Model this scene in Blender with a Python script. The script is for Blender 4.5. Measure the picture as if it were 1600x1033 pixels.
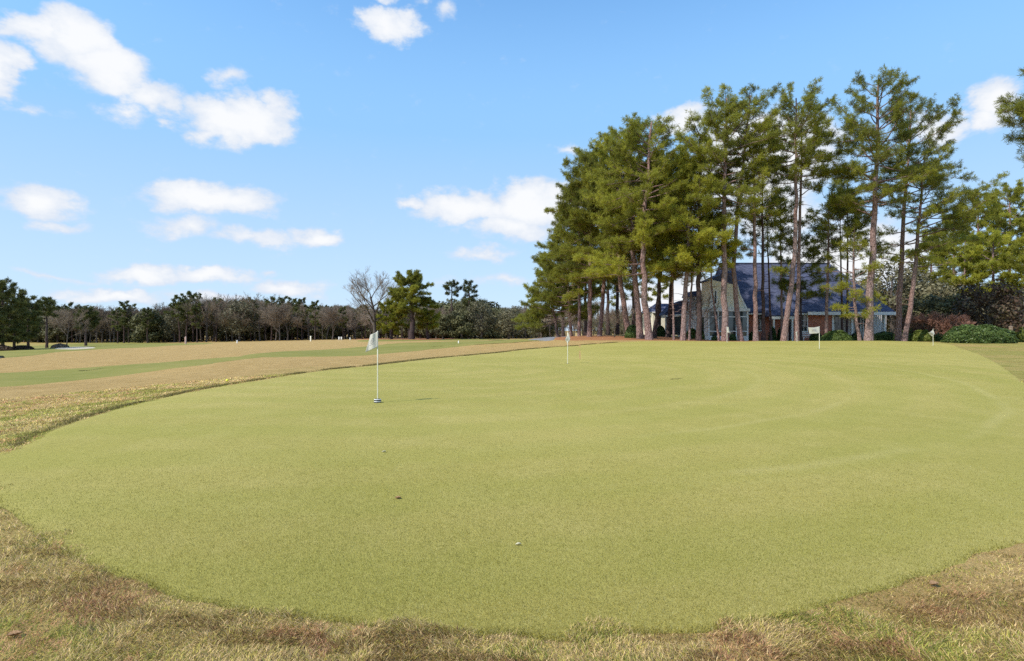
import bpy, math, random
import numpy as np
sc = bpy.context.scene
for o in list(bpy.data.objects): bpy.data.objects.remove(o)
R = math.radians
F, CX, CY, CAMH = 889.0, 800.0, 517.0, 1.3          # focal length in photo pixels, eye 1.3 m above the green

# ------------------------------------------------------------------ camera
cam = bpy.data.cameras.new('camera'); cam.lens = 20.0; cam.sensor_width = 36.0
cam.clip_start = 0.05; cam.clip_end = 6000
co = bpy.data.objects.new('camera', cam); sc.collection.objects.link(co)
co.location = (0, 0, CAMH); co.rotation_euler = (R(90), 0, 0); sc.camera = co
sc.view_settings.view_transform = 'Standard'; sc.view_settings.look = 'None'
sc.view_settings.gamma = 1.0; sc.view_settings.exposure = 0.28
sc.render.resolution_x = 1024; sc.render.resolution_y = 661
sc.cycles.max_bounces = 6; sc.cycles.transparent_max_bounces = 4
sc.cycles.use_denoising = False

# ------------------------------------------------------------------ sun and sky
SUN_EL, SUN_ROT = R(46), R(236)
sl = bpy.data.lights.new('sun', 'SUN'); sl.energy = 3.9; sl.angle = R(0.6); sl.color = (1.0, 0.94, 0.85)
so = bpy.data.objects.new('sun', sl); sc.collection.objects.link(so)
so.rotation_euler = (R(90) - SUN_EL, 0, math.pi - SUN_ROT)

world = bpy.data.worlds.new("World"); sc.world = world; world.use_nodes = True
nt = world.node_tree; nt.nodes.clear()
class N:
    """tiny node helper"""
    def __init__(s, tree): s.t = tree
    def n(s, typ, **kw):
        nd = s.t.nodes.new(typ)
        for k, v in kw.items(): setattr(nd, k, v)
        return nd
    def l(s, a, b): s.t.links.new(a, b)
    def put(s, sock, v):
        if isinstance(v, bpy.types.NodeSocket): s.l(v, sock)
        elif v is not None: sock.default_value = v
    def math(s, op, a, b=None, c=None, clamp=False):
        nd = s.n('ShaderNodeMath', operation=op); nd.use_clamp = clamp
        s.put(nd.inputs[0], a); s.put(nd.inputs[1], b); s.put(nd.inputs[2], c); return nd.outputs[0]
    def vec(s, op, a, b=None, scale=None):
        nd = s.n('ShaderNodeVectorMath', operation=op); s.put(nd.inputs[0], a); s.put(nd.inputs[1], b)
        if scale is not None: s.put(nd.inputs['Scale'], scale)
        return nd.outputs['Value'] if op in ('LENGTH', 'DOT_PRODUCT') else nd.outputs[0]
    def noise(s, vec, scale, detail=4, rough=0.55, out='Fac', dist=0.0):
        nd = s.n('ShaderNodeTexNoise'); s.put(nd.inputs['Vector'], vec)
        nd.inputs['Scale'].default_value = scale; nd.inputs['Detail'].default_value = detail
        nd.inputs['Roughness'].default_value = rough; nd.inputs['Distortion'].default_value = dist
        return nd.outputs[out]
    def ramp(s, fac, a, b, lo=0.0, hi=1.0, smooth=True):
        nd = s.n('ShaderNodeMapRange'); nd.interpolation_type = 'SMOOTHSTEP' if smooth else 'LINEAR'
        s.put(nd.inputs['Value'], fac)
        for k, v in zip(('From Min', 'From Max', 'To Min', 'To Max'), (a, b, lo, hi)): nd.inputs[k].default_value = v
        return nd.outputs[0]
    def mix(s, fac, a, b, mode='MIX'):
        nd = s.n('ShaderNodeMix', data_type='RGBA', blend_type=mode)
        s.put(nd.inputs[0], fac); s.put(nd.inputs[6], col(a)); s.put(nd.inputs[7], col(b)); return nd.outputs[2]
def col(c):
    if isinstance(c, tuple) and len(c) == 3: return (*c, 1.0)
    return c
def srgb(r, g, b):
    f = lambda c: (c / 255 / 12.92) if c <= 10 else ((c / 255 + 0.055) / 1.055) ** 2.4
    return (f(r), f(g), f(b))

w = N(nt)
sky = w.n('ShaderNodeTexSky', sky_type='NISHITA'); sky.sun_disc = False
sky.sun_elevation = SUN_EL; sky.sun_rotation = SUN_ROT; sky.air_density = 1.0; sky.dust_density = 0.6; sky.ozone_density = 2.0
tc = w.n('ShaderNodeTexCoord')
sx = w.n('ShaderNodeSeparateXYZ'); w.l(tc.outputs['Generated'], sx.inputs[0])
az = w.math('ARCTAN2', sx.outputs[0], sx.outputs[1]); el = w.math('ARCSINE', sx.outputs[2])
cb = w.n('ShaderNodeCombineXYZ'); w.put(cb.inputs[0], az); w.put(cb.inputs[1], el)
P0 = cb.outputs[0]
dn = w.noise(w.vec('MULTIPLY', P0, (1, 1.5, 1)), 9, 5, 0.6, 'Color')
P = w.vec('ADD', P0, w.vec('MULTIPLY', w.vec('SUBTRACT', dn, (0.5, 0.5, 0.5)), (0.13, 0.075, 0)))
CL = [(105,60,100,50,1.3),(50,48,60,32,1),(165,108,92,44,1.1),(238,150,70,30,.9),(200,172,60,22,.5),(15,115,50,50,1.2),(45,172,40,12,.45),
 (372,186,105,38,1.2),(430,174,50,24,.8),(322,204,40,20,.7),(360,125,45,22,.55),(255,186,34,12,.5),
 (612,42,60,24,1.1),(695,18,36,20,.5),(650,6,26,12,.45),(590,2,45,9,.7),
 (325,306,130,32,1.3),(290,348,95,26,.75),(400,370,100,18,.7),(500,368,62,23,1.1),
 (60,320,95,36,1.1),(90,358,75,16,.6),(648,313,44,16,.9),(735,320,100,32,1.2),(825,322,110,42,1.4),(800,358,95,28,.9),(690,333,60,16,.6),
 (750,397,80,15,.7),(790,440,65,18,.6),(225,428,95,22,1.1),(325,430,105,16,.9),(185,462,100,15,1.0),(60,300,60,16,.6),(418,424,35,11,.55),(450,447,80,18,.85),(330,462,100,12,.7),(80,438,90,10,.5),(700,446,60,12,.35),
 (1190,250,150,85,1.5),(1080,185,60,24,1.1),(890,235,42,14,.6),(1320,400,170,75,1.5),(1060,470,160,50,1.1),(1200,330,110,60,.9),
 (1548,170,46,52,1.0),(1525,193,50,25,.8),(1450,208,60,34,.9),(1500,183,26,13,.5),(1000,300,70,40,.5),(520,478,100,10,.4)]
field = None
for px, py, rx, ry, s_ in CL:
    a0 = math.atan((px - CX) / F); e0 = math.atan((CY - py) / F * math.cos(a0))
    ca = math.cos(a0)
    d = w.vec('LENGTH', w.vec('MULTIPLY', w.vec('SUBTRACT', P, (a0, e0, 0)), (F / rx / ca / ca * .95, F / ry / ca * .93, 0)))
    f_ = w.math('MULTIPLY_ADD', d, -s_, s_)
    field = f_ if field is None else w.math('MAXIMUM', field, f_)
# loose cloud also beyond the photographed part of the sky
gen = w.noise(w.vec('MULTIPLY', P0, (1, 2.2, 1)), 3.2, 4, .5)
beyond = w.math('SUBTRACT', w.math('ABSOLUTE', az), 0.80)
gen2 = w.math('MULTIPLY', w.ramp(gen, 0.52, 0.75), w.ramp(beyond, 0, 0.1))
field = w.math('MAXIMUM', field, gen2)
fb = w.noise(w.vec('MULTIPLY', P0, (1, 1.6, 1)), 22, 7, 0.62)
dens = w.math('ADD', field, w.math('MULTIPLY_ADD', fb, 0.9, -0.50))
alpha = w.ramp(dens, 0.03, 0.50)
fb2 = w.noise(P0, 14, 4, 0.5)
ccol = w.mix(w.ramp(w.math('ADD', dens, w.math('MULTIPLY_ADD', fb2, 0.8, -0.4)), 0.15, 0.95), (0.60, 0.66, 0.76), (0.81, 0.815, 0.825))
skyc = w.vec("MULTIPLY", sky.outputs[0], (0.150, 0.215, 0.24))
hz = w.ramp(el, 0.26, 0.62, 1, 0.0)
hcol = w.mix(w.ramp(el, 0.0, 0.33, 0, 1, smooth=False), (0.53, 0.66, 0.82), (0.275, 0.51, 0.81))
skyc = w.mix(w.math('MULTIPLY', hz, 0.92), skyc, hcol)
bgc = w.mix(w.math('MULTIPLY', alpha, 0.96), skyc, ccol)
bg = w.n('ShaderNodeBackground'); w.l(bgc, bg.inputs[0]); bg.inputs[1].default_value = 1.0
# the sky texture itself is scaled by about 0.1 above (its strength); clouds are given at display brightness
wo = w.n('ShaderNodeOutputWorld'); w.l(bg.outputs[0], wo.inputs[0])
world.cycles.sampling_method = 'MANUAL'; world.cycles.sample_map_resolution = 512

# ------------------------------------------------------------------ helpers
def tag(o, label=None, cat=None, group=None, kind=None):
    if label: o['label'] = label
    if cat: o['category'] = cat
    if group: o['group'] = group
    if kind: o['kind'] = kind
    return o
def at(px, py, Y): return ((px - CX) * Y / F, Y, CAMH - (py - CY) * Y / F)
def X_(px, Y): return (px - CX) * Y / F
def Z_(py, Y): return CAMH - (py - CY) * Y / F

def unit(v): return v / (np.linalg.norm(v, axis=-1, keepdims=True) + 1e-9)
def hash2(ix, iy, s):
    h = (ix.astype(np.int64) * 374761393 + iy.astype(np.int64) * 668265263 + s * 974634777) & 0xffffffff
    h = ((h ^ (h >> 13)) * 1274126177) & 0xffffffff
    return ((h ^ (h >> 16)) & 0xffff) / 65535.0
def vnoise(x, y, s=0):
    ix, iy = np.floor(x), np.floor(y); fx, fy = x - ix, y - iy
    fx = fx * fx * (3 - 2 * fx); fy = fy * fy * (3 - 2 * fy)
    a, b = hash2(ix, iy, s), hash2(ix + 1, iy, s); c, d = hash2(ix, iy + 1, s), hash2(ix + 1, iy + 1, s)
    return (a * (1 - fx) + b * fx) * (1 - fy) + (c * (1 - fx) + d * fx) * fy
def fbm(x, y, s=0, o=4):
    v = 0; a = .5; t = 0
    for i in range(o): v = v + a * vnoise(x, y, s + i * 7); t += a; a *= .5; x = x * 2.03; y = y * 2.03
    return v / t

# terrain heights from surveyed points: photo column, photo row, distance
SP = [(800,1033,2.24,0),(0,1033,2.24,0),(1600,1033,2.24,0),(0,790,0,0),(0,712,0,-.02),(1600,850,0,0),(1600,620,0,.02),(600,760,0,.01),(1200,760,0,.02),
 (590,630,9.5,None),(887,569,22,None),(1273,546,30.5,None),(1458,540,44,None),(1136,536,43,None),(1100,610,0,.1),(1500,600,0,.1),
 (100,665,7.8,None),(300,612,12,None),(500,580,18,None),(700,558,27.5,None),(860,543,41,None),(1000,533.5,48,None),(1200,533.5,48,None),(1400,534,48,None),(1600,537,48,None),
 (0,640,12,None),(0,607,15.8,None),(150,597,18,None),(250,585,22,None),(350,568,28,None),(500,562,34,None),(600,555,40,None),(700,545.5,52,None),(800,537.5,60,None),
 (0,600,22,-1.0),(0,583,34,None),(0,562,52,None),(0,549,84,None),(200,577,30,-1.05),(200,569,38,None),(200,546,80,None),(200,538,150,None),(200,534,190,None),(100,546,84,None),
 (350,562,38,-.9),(400,553,50,None),(400,537,105,None),(400,532.5,180,None),(550,548,62,-.95),(600,534,95,None),(600,530.5,150,None),(600,529.5,190,None),
 (720,536,88,None),(800,531,110,None),(800,529.5,180,None),(0,538,160,None),(870,528,66,None),(920,526,66,None),(1010,529,56,None),(1100,533,54,None),
 (1200,534,62,None),(1400,534,62,None),(1600,535,62,None),(1050,524,80,None),(1300,532,100,None),(1600,532,100,None),(1000,524,100,None),(900,527,110,None),
 (1300,526,250,None),(1700,526,250,None),(800,525,250,None),(400,525,250,None),(0,527,250,None),(-200,600,16,-.4),(-200,560,50,-1.3),(-200,535,180,-2.2),(1800,640,9,.02),(1800,540,45,.3)]
cp = []
for px, py, Y, z in SP:
    if Y == 0: Y = (CAMH - z) * F / (py - CY)
    if z is None: z = CAMH - (py - CY) * Y / F
    x = X_(px, Y); cp.append((math.atan2(x, Y), math.log(math.hypot(x, Y)), z))
cp = np.array(cp)
def tps(d2): return np.where(d2 > 1e-12, .5 * d2 * np.log(np.maximum(d2, 1e-12)), 0)
_A = np.array(cp[:, :2]) * np.array([1.6, 1.0])
_d2 = ((_A[:, None] - _A[None]) ** 2).sum(2)
_n = len(cp); _M = np.zeros((_n + 3, _n + 3)); _M[:_n, :_n] = tps(_d2) + np.eye(_n) * 2e-4
_M[:_n, _n] = 1; _M[:_n, _n + 1:] = _A; _M[_n, :_n] = 1; _M[_n + 1:, :_n] = _A.T
_w = np.linalg.solve(_M, np.concatenate([cp[:, 2], [0, 0, 0]]))
def H(x, y):
    x = np.asarray(x, float); y = np.asarray(y, float); sh = x.shape; x = x.ravel(); y = y.ravel()
    a = np.arctan2(x, y); r = np.hypot(x, y); rr = np.clip(r, 1.6, 260)
    ac = np.clip(a, -.95, .95); Q = np.stack([ac * 1.6, np.log(rr)], 1)
    z = np.empty(len(Q))
    for i in range(0, len(Q), 20000):
        q = Q[i:i + 20000]; d2 = ((q[:, None] - _A[None]) ** 2).sum(2)
        z[i:i + 20000] = tps(d2) @ _w[:_n] + _w[_n] + q @ _w[_n + 1:]
    f = np.clip((np.abs(a) - .9) / 1.2, 0, 1); f = f * f * (3 - 2 * f); z = z * (1 - f)
    z *= np.clip((r - .5) / 2, 0, 1)
    z = z + (fbm(x / 9, y / 9, 3, 3) - .5) * .22 * np.clip((r - 14) / 30, 0, 1) * (a < 0.12)
    return z.reshape(sh)
def h1(x, y): return float(H(np.array([x]), np.array([y]))[0])
def ground_at(px, py, guess=None):
    """world point of the terrain seen at a photo pixel (march along the ray)"""
    Y = np.exp(np.linspace(math.log(1.5), math.log(300), 900)); x = (px - CX) / F * Y
    z = CAMH - (py - CY) * Y / F; g = H(x, Y); k = np.nonzero(z <= g)[0]
    if guess is not None:
        d = np.abs(z - g) + 0.02 * np.abs(np.log(Y / guess)); i = int(np.argmin(d + 10 * (np.abs(np.log(Y / guess)) > .5)))
    else: i = int(k[0]) if len(k) else 600
    return float(x[i]), float(Y[i])

def mesh_obj(name, V, Fc, mat=None, parent=None, attrs=None, smooth=False, mats=None, midx=None):
    """V (n,3), Fc (m,3) or (m,4) or list of arrays -> one mesh object"""
    me = bpy.data.meshes.new(name)
    V = np.asarray(V, np.float32)
    Fs = Fc if isinstance(Fc, list) else [Fc]
    Fs = [np.asarray(f, np.int32) for f in Fs if len(f)]
    me.vertices.add(len(V)); me.vertices.foreach_set('co', V.ravel())
    tot = sum(f.size for f in Fs); npoly = sum(len(f) for f in Fs)
    me.loops.add(tot); me.loops.foreach_set('vertex_index', np.concatenate([f.ravel() for f in Fs]))
    st = []; s0 = 0
    for f in Fs:
        st.append(s0 + np.arange(len(f)) * f.shape[1]); s0 += f.size
    me.polygons.add(npoly); me.polygons.foreach_set('loop_start', np.concatenate(st).astype(np.int32))
    me.update(calc_edges=True)
    if smooth: me.polygons.foreach_set('use_smooth', np.ones(npoly, bool))
    for k, v in (attrs or {}).items():
        a = me.attributes.new(k, 'FLOAT', 'POINT'); a.data.foreach_set('value', np.asarray(v, np.float32))
    for m in (mats or ([mat] if mat else [])): me.materials.append(m)
    if midx is not None: me.polygons.foreach_set('material_index', np.asarray(midx, np.int32))
    me.validate()
    o = bpy.data.objects.new(name, me); sc.collection.objects.link(o)
    if parent: o.parent = parent
    return o
def empty(name, loc=(0, 0, 0), rz=0, s=1):
    o = bpy.data.objects.new(name, None); sc.collection.objects.link(o); o.location = loc; o.rotation_euler = (0, 0, rz)
    o.scale = (s, s, s) if not isinstance(s, tuple) else s; o.empty_display_size = .3
    return o
def copy_tree(o, parent=None):
    c = o.copy(); sc.collection.objects.link(c); c.parent = parent
    for ch in list(o.children): copy_tree(ch, c)
    return c

# ------------------------------------------------------------------ materials
def material(name, rough=.8, spec=.3):
    m = bpy.data.materials.new(name); m.use_nodes = True; t = N(m.node_tree)
    b = m.node_tree.nodes['Principled BSDF']; b.inputs['Roughness'].default_value = rough
    b.inputs['Specular IOR Level'].default_value = spec
    return m, t, b
def plain(name, c, rough=.6, var=.12, scale=8, spec=.3, bump=0, bscale=40):
    m, t, b = material(name, rough, spec); g = t.n('ShaderNodeTexCoord').outputs['Object']
    n = t.noise(g, scale, 5); lo = tuple(x * (1 - var) for x in c); hi = tuple(min(1, x * (1 + var)) for x in c)
    t.l(t.mix(t.ramp(n, .3, .7), lo, hi), b.inputs['Base Color'])
    if bump:
        bp = t.n('ShaderNodeBump'); bp.inputs['Strength'].default_value = bump; bp.inputs['Distance'].default_value = .02
        t.l(t.noise(g, bscale, 4), bp.inputs['Height']); t.l(bp.outputs[0], b.inputs['Normal'])
    return m
def foliage_mat(name, dark, mid, light, trans=.25, rough=.55):
    m, t, b = material(name, rough, .25)
    a = t.n('ShaderNodeAttribute'); a.attribute_name = 'tint'
    r = t.n('ShaderNodeValToRGB'); e = r.color_ramp.elements
    e[0].position = 0; e[0].color = (*dark, 1); e[1].position = 1; e[1].color = (*light, 1)
    k = e.new(.5); k.color = (*mid, 1); t.l(a.outputs['Fac'], r.inputs[0])
    oi = t.n('ShaderNodeObjectInfo'); hs = t.n('ShaderNodeHueSaturation')
    t.l(t.ramp(oi.outputs['Random'], 0, 1, .82, 1.18, False), hs.inputs['Value']); t.l(r.outputs[0], hs.inputs['Color'])
    t.l(hs.outputs[0], b.inputs['Base Color'])
    tr = t.n('ShaderNodeBsdfTranslucent'); t.l(hs.outputs[0], tr.inputs[0])
    mx = t.n('ShaderNodeMixShader'); mx.inputs[0].default_value = trans
    t.l(b.outputs[0], mx.inputs[1]); t.l(tr.outputs[0], mx.inputs[2])
    t.l(mx.outputs[0], m.node_tree.nodes['Material Output'].inputs[0]); return m
def bark_mat(name, a, b_, c, sc_=3):
    m, t, b = material(name, .9, .15); g = t.n('ShaderNodeNewGeometry').outputs['Position']
    gs = t.vec('MULTIPLY', g, (6, 6, 1.6)); n = t.noise(gs, sc_, 5, .65); n2 = t.noise(g, .35, 3)
    v = t.n('ShaderNodeTexVoronoi', feature='DISTANCE_TO_EDGE'); t.l(gs, v.inputs[0]); v.inputs['Scale'].default_value = 1.6
    cc = t.mix(t.ramp(n, .3, .7), a, b_); cc = t.mix(t.ramp(n2, .35, .65), cc, c)
    cc = t.mix(t.ramp(v.outputs[0], 0, .12, .65, 0), cc, tuple(x * .3 for x in a))
    t.l(cc, b.inputs['Base Color'])
    bp = t.n('ShaderNodeBump'); bp.inputs['Strength'].default_value = .8; bp.inputs['Distance'].default_value = .05
    t.l(t.math('ADD', t.ramp(v.outputs[0], 0, .2), n), bp.inputs['Height']); t.l(bp.outputs[0], b.inputs['Normal']); return m
M = {}
M['needle'] = foliage_mat('pine_needles', (.150, .158, .034), (.305, .305, .042), (.50, .47, .055), .52)
M['needle_far'] = foliage_mat('far_pine_needles', (.055, .065, .024), (.12, .13, .036), (.21, .21, .05), .35)
M['oak'] = foliage_mat('evergreen_oak_leaves', (.06, .06, .028), (.13, .125, .052), (.21, .195, .085), .2)
M['mossoak'] = foliage_mat('pale_oak_leaves', (.075, .072, .04), (.145, .13, .07), (.24, .21, .12), .2)
M['shrub'] = foliage_mat('shrub_leaves', (.035, .062, .018), (.09, .14, .034), (.19, .25, .065), .25, .4)
M['shrub_yellow'] = foliage_mat('yellow_green_shrub_leaves', (.05, .07, .015), (.12, .15, .025), (.25, .27, .06), .2, .45)
M['redleaf'] = foliage_mat('reddish_leaves', (.05, .038, .02), (.13, .072, .045), (.20, .17, .09), .2)
M['twig'] = foliage_mat('bare_twigs', (.13, .095, .070), (.235, .18, .13), (.36, .29, .22), .0, .9)
M['redtwig'] = foliage_mat('reddish_twigs', (.16, .07, .05), (.26, .13, .09), (.36, .21, .15), .0, .9)
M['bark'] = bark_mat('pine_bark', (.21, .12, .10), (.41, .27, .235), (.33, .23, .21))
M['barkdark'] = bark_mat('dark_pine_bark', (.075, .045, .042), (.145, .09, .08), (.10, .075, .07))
M['greybark'] = bark_mat('grey_bark', (.10, .08, .07), (.2, .165, .14), (.15, .125, .11))

def grass_mat(name, cols, big=.35, fine=140, stripes=None, grain=.5, bump=.3):
    """cols: base, second patch colour, dry speck, dark speck"""
    m, t, b = material(name, .85, .1); g = t.n('ShaderNodeNewGeometry').outputs['Position']
    n1 = t.noise(g, big, 5, .6); n2 = t.noise(g, big * 7, 4, .6); n3 = t.noise(g, fine, 3, .7); n4 = t.noise(g, 18, 6, .75)
    c = t.mix(t.ramp(n1, .35, .68), cols[0], cols[1]); c = t.mix(t.ramp(n2, .42, .75, 0, .32), c, cols[2])
    c = t.mix(t.ramp(n4, .50, .72, 0, grain), c, cols[3]); c = t.mix(t.ramp(n4, .46, .28, 0, grain), c, cols[2])
    c = t.mix(t.ramp(n3, .5, .75, 0, grain), c, cols[3]); c = t.mix(t.ramp(n3, .48, .25, 0, grain * .7), c, cols[2])
    if stripes: c = stripes(t, g, c)
    t.l(c, b.inputs['Base Color'])
    bp = t.n('ShaderNodeBump'); bp.inputs['Strength'].default_value = bump; bp.inputs['Distance'].default_value = .03
    t.l(t.math('ADD', n3, n4), bp.inputs['Height']); t.l(bp.outputs[0], b.inputs['Normal']); return m
def mow(t, g, c):
    """pale worn mowing arcs round the right and near side of the green"""
    s = t.n('ShaderNodeSeparateXYZ'); t.l(t.vec('ADD', g, t.vec('MULTIPLY', t.vec('SUBTRACT', t.noise(g, .5, 3, .5, 'Color'), (.5, .5, .5)), (.3, .3, 0))), s.inputs[0])
    x, y = s.outputs[0], s.outputs[1]
    dist = lambda cx, cy, sx_, sy_: t.math('SQRT', t.math('ADD', t.math('POWER', t.math('MULTIPLY', t.math('SUBTRACT', x, cx), 1 / sx_), 2.0), t.math('POWER', t.math('MULTIPLY', t.math('SUBTRACT', y, cy), 1 / sy_), 2.0)))
    band = t.math('SINE', t.math('MULTIPLY', dist(-3.0, 18.2, 1.0, 1.0), 4.6))
    c = t.mix(t.ramp(band, -.7, .7, 0, .26), c, (.30, .285, .055))
    for cx, cy, sx_, sy_, wd, k in MOW:
        d = t.math('ABSOLUTE', t.math('SUBTRACT', dist(cx, cy, sx_, sy_), 1.0))
        brk = t.math('MULTIPLY', t.ramp(t.noise(g, .5, 2), .3, .6), t.ramp(x, -1.5, 3.0))
        c = t.mix(t.math('MULTIPLY', t.ramp(d, 0, wd, k, 0), brk), c, (.60, .49, .21))
    return c
MOW = [(-2.6, 18.2, 13.9, 13.9, .012, .20), (-3.5, 18.2, 12.3, 12.6, .010, .15), (-3.5, 18.2, 10.4, 11, .02, .12)]
M['green'] = grass_mat('putting_turf', [(.350, .302, .072), (.42, .345, .098), (.50, .405, .14), (.20, .175, .034)], .22, 130, mow, .5, .5)
M['rough'] = None
def rough_mat():
    m, t, b = material('dormant_rough', .9, .1); g = t.n('ShaderNodeNewGeometry').outputs['Position']
    a = t.n('ShaderNodeAttribute'); a.attribute_name = 'dry'; dry = a.outputs['Fac']
    n1 = t.noise(g, .16, 4, .6); n2 = t.noise(g, 1.3, 5, .65); n4 = t.noise(g, 9, 6, .75); n3 = t.noise(g, 70, 3, .7)
    gcol = t.mix(t.ramp(n2, .35, .7), (.25, .225, .045), (.36, .295, .085))
    tcol = t.mix(t.ramp(n2, .3, .7), (.37, .235, .080), (.47, .31, .12))
    f = t.ramp(t.math('ADD', dry, t.math('MULTIPLY_ADD', n1, 1.1, -.58)), .3, .7)
    c = t.mix(f, gcol, tcol)
    c = t.mix(t.ramp(n4, .52, .7, 0, .40), c, (.16, .12, .05)); c = t.mix(t.ramp(n4, .45, .3, 0, .28), c, (.52, .39, .18))
    c = t.mix(t.ramp(n3, .52, .75, 0, .25), c, (.14, .12, .04)); c = t.mix(t.ramp(n3, .47, .25, 0, .25), c, (.58, .45, .22))
    t.l(c, b.inputs['Base Color'])
    bp = t.n('ShaderNodeBump'); bp.inputs['Strength'].default_value = .6; bp.inputs['Distance'].default_value = .05
    t.l(t.math('ADD', n3, n4), bp.inputs['Height']); t.l(bp.outputs[0], b.inputs['Normal']); return m
M['rough'] = rough_mat()
M['fairway'] = grass_mat('fairway_turf', [(.20, .195, .040), (.27, .235, .058), (.37, .28, .10), (.14, .135, .03)], .1, 30, None, .3, .2)
M['straw'] = grass_mat('pine_straw', [(.30, .125, .055), (.38, .17, .075), (.46, .27, .13), (.11, .045, .025)], .5, 40, None, .6, .6)
M['path'] = plain('cart_path_asphalt', (.22, .21, .21), .9, .2, 3)
M['sand'] = plain('bunker_sand', (.50, .42, .30), .9, .1, 2)
M['white'] = plain('white_paint', (.82, .81, .78), .5, .05, 3)
M['cream'] = plain('cream_siding', (.84, .77, .60), .6, .06, 2)
M['offwhite'] = plain('pale_siding', (.72, .65, .60), .6, .06, 2)
M['polewhite'] = plain('ivory_fibreglass', (.70, .67, .52), .35, .06, 10, .5)
M['black'] = plain('black_plastic', (.02, .02, .022), .5, .1)
M['dark'] = plain('dark_interior', (.02, .022, .025), .6, .3)
M['wood'] = plain('weathered_wood', (.30, .22, .16), .8, .25, 12)
M['pond'] = plain('pond_water', (.10, .13, .14), .08, .1, 1, .6)
def water():
    m, t, b = material('pond_water', .05, .6); b.inputs['Base Color'].default_value = (.05, .07, .07, 1)
    bp = t.n('ShaderNodeBump'); bp.inputs['Strength'].default_value = .1; t.l(t.noise(t.n('ShaderNodeTexCoord').outputs['Object'], 3, 3), bp.inputs['Height']); t.l(bp.outputs[0], b.inputs['Normal']); return m
M['pond'] = water()
def glass_mat():
    m, t, b = material('window_glass', .06, .8); g = t.n('ShaderNodeTexCoord').outputs['Object']
    t.l(t.mix(t.ramp(t.noise(g, .8, 4), .35, .65), (.015, .02, .022), (.06, .085, .085)), b.inputs['Base Color']); return m
M['glass'] = glass_mat()
def brick_mat():
    m, t, b = material('red_brick', .85, .2); g = t.n('ShaderNodeTexCoord').outputs['Object']
    s = t.n('ShaderNodeSeparateXYZ'); t.l(g, s.inputs[0]); c = t.n('ShaderNodeCombineXYZ'); t.l(t.math('ADD', s.outputs[0], s.outputs[1]), c.inputs[0]); t.l(s.outputs[2], c.inputs[1])
    br = t.n('ShaderNodeTexBrick'); t.l(c.outputs[0], br.inputs[0]); br.inputs['Scale'].default_value = 1
    br.inputs['Brick Width'].default_value = .24; br.inputs['Row Height'].default_value = .085; br.inputs['Mortar Size'].default_value = .012
    br.inputs['Color1'].default_value = (.42, .070, .035, 1); br.inputs['Color2'].default_value = (.62, .16, .075, 1); br.inputs['Mortar'].default_value = (.42, .30, .24, 1)
    c2 = t.mix(t.ramp(t.noise(g, 1.2, 4), .4, .7, 0, .5), br.outputs[0], (.52, .25, .15)); t.l(c2, b.inputs['Base Color']); return m
M['brick'] = brick_mat()
def shingle_mat():
    m, t, b = material('slate_blue_shingles', .85, .25); g = t.n('ShaderNodeTexCoord').outputs['Object']
    s = t.n('ShaderNodeSeparateXYZ'); t.l(g, s.inputs[0]); c = t.n('ShaderNodeCombineXYZ'); t.l(t.math('ADD', s.outputs[0], t.math('MULTIPLY', s.outputs[1], .1)), c.inputs[0]); t.l(s.outputs[2], c.inputs[1])
    br = t.n('ShaderNodeTexBrick'); t.l(c.outputs[0], br.inputs[0]); br.inputs['Scale'].default_value = 1
    br.inputs['Brick Width'].default_value = .33; br.inputs['Row Height'].default_value = .13; br.inputs['Mortar Size'].default_value = .012
    br.inputs['Color1'].default_value = (.055, .066, .125, 1); br.inputs['Color2'].default_value = (.115, .13, .21, 1); br.inputs['Mortar'].default_value = (.03, .032, .05, 1)
    n = t.noise(g, .7, 5); t.l(t.mix(t.ramp(n, .4, .7, 0, .4), br.outputs[0], (.08, .09, .14)), b.inputs['Base Color']); return m
M['shingle'] = shingle_mat()

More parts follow.
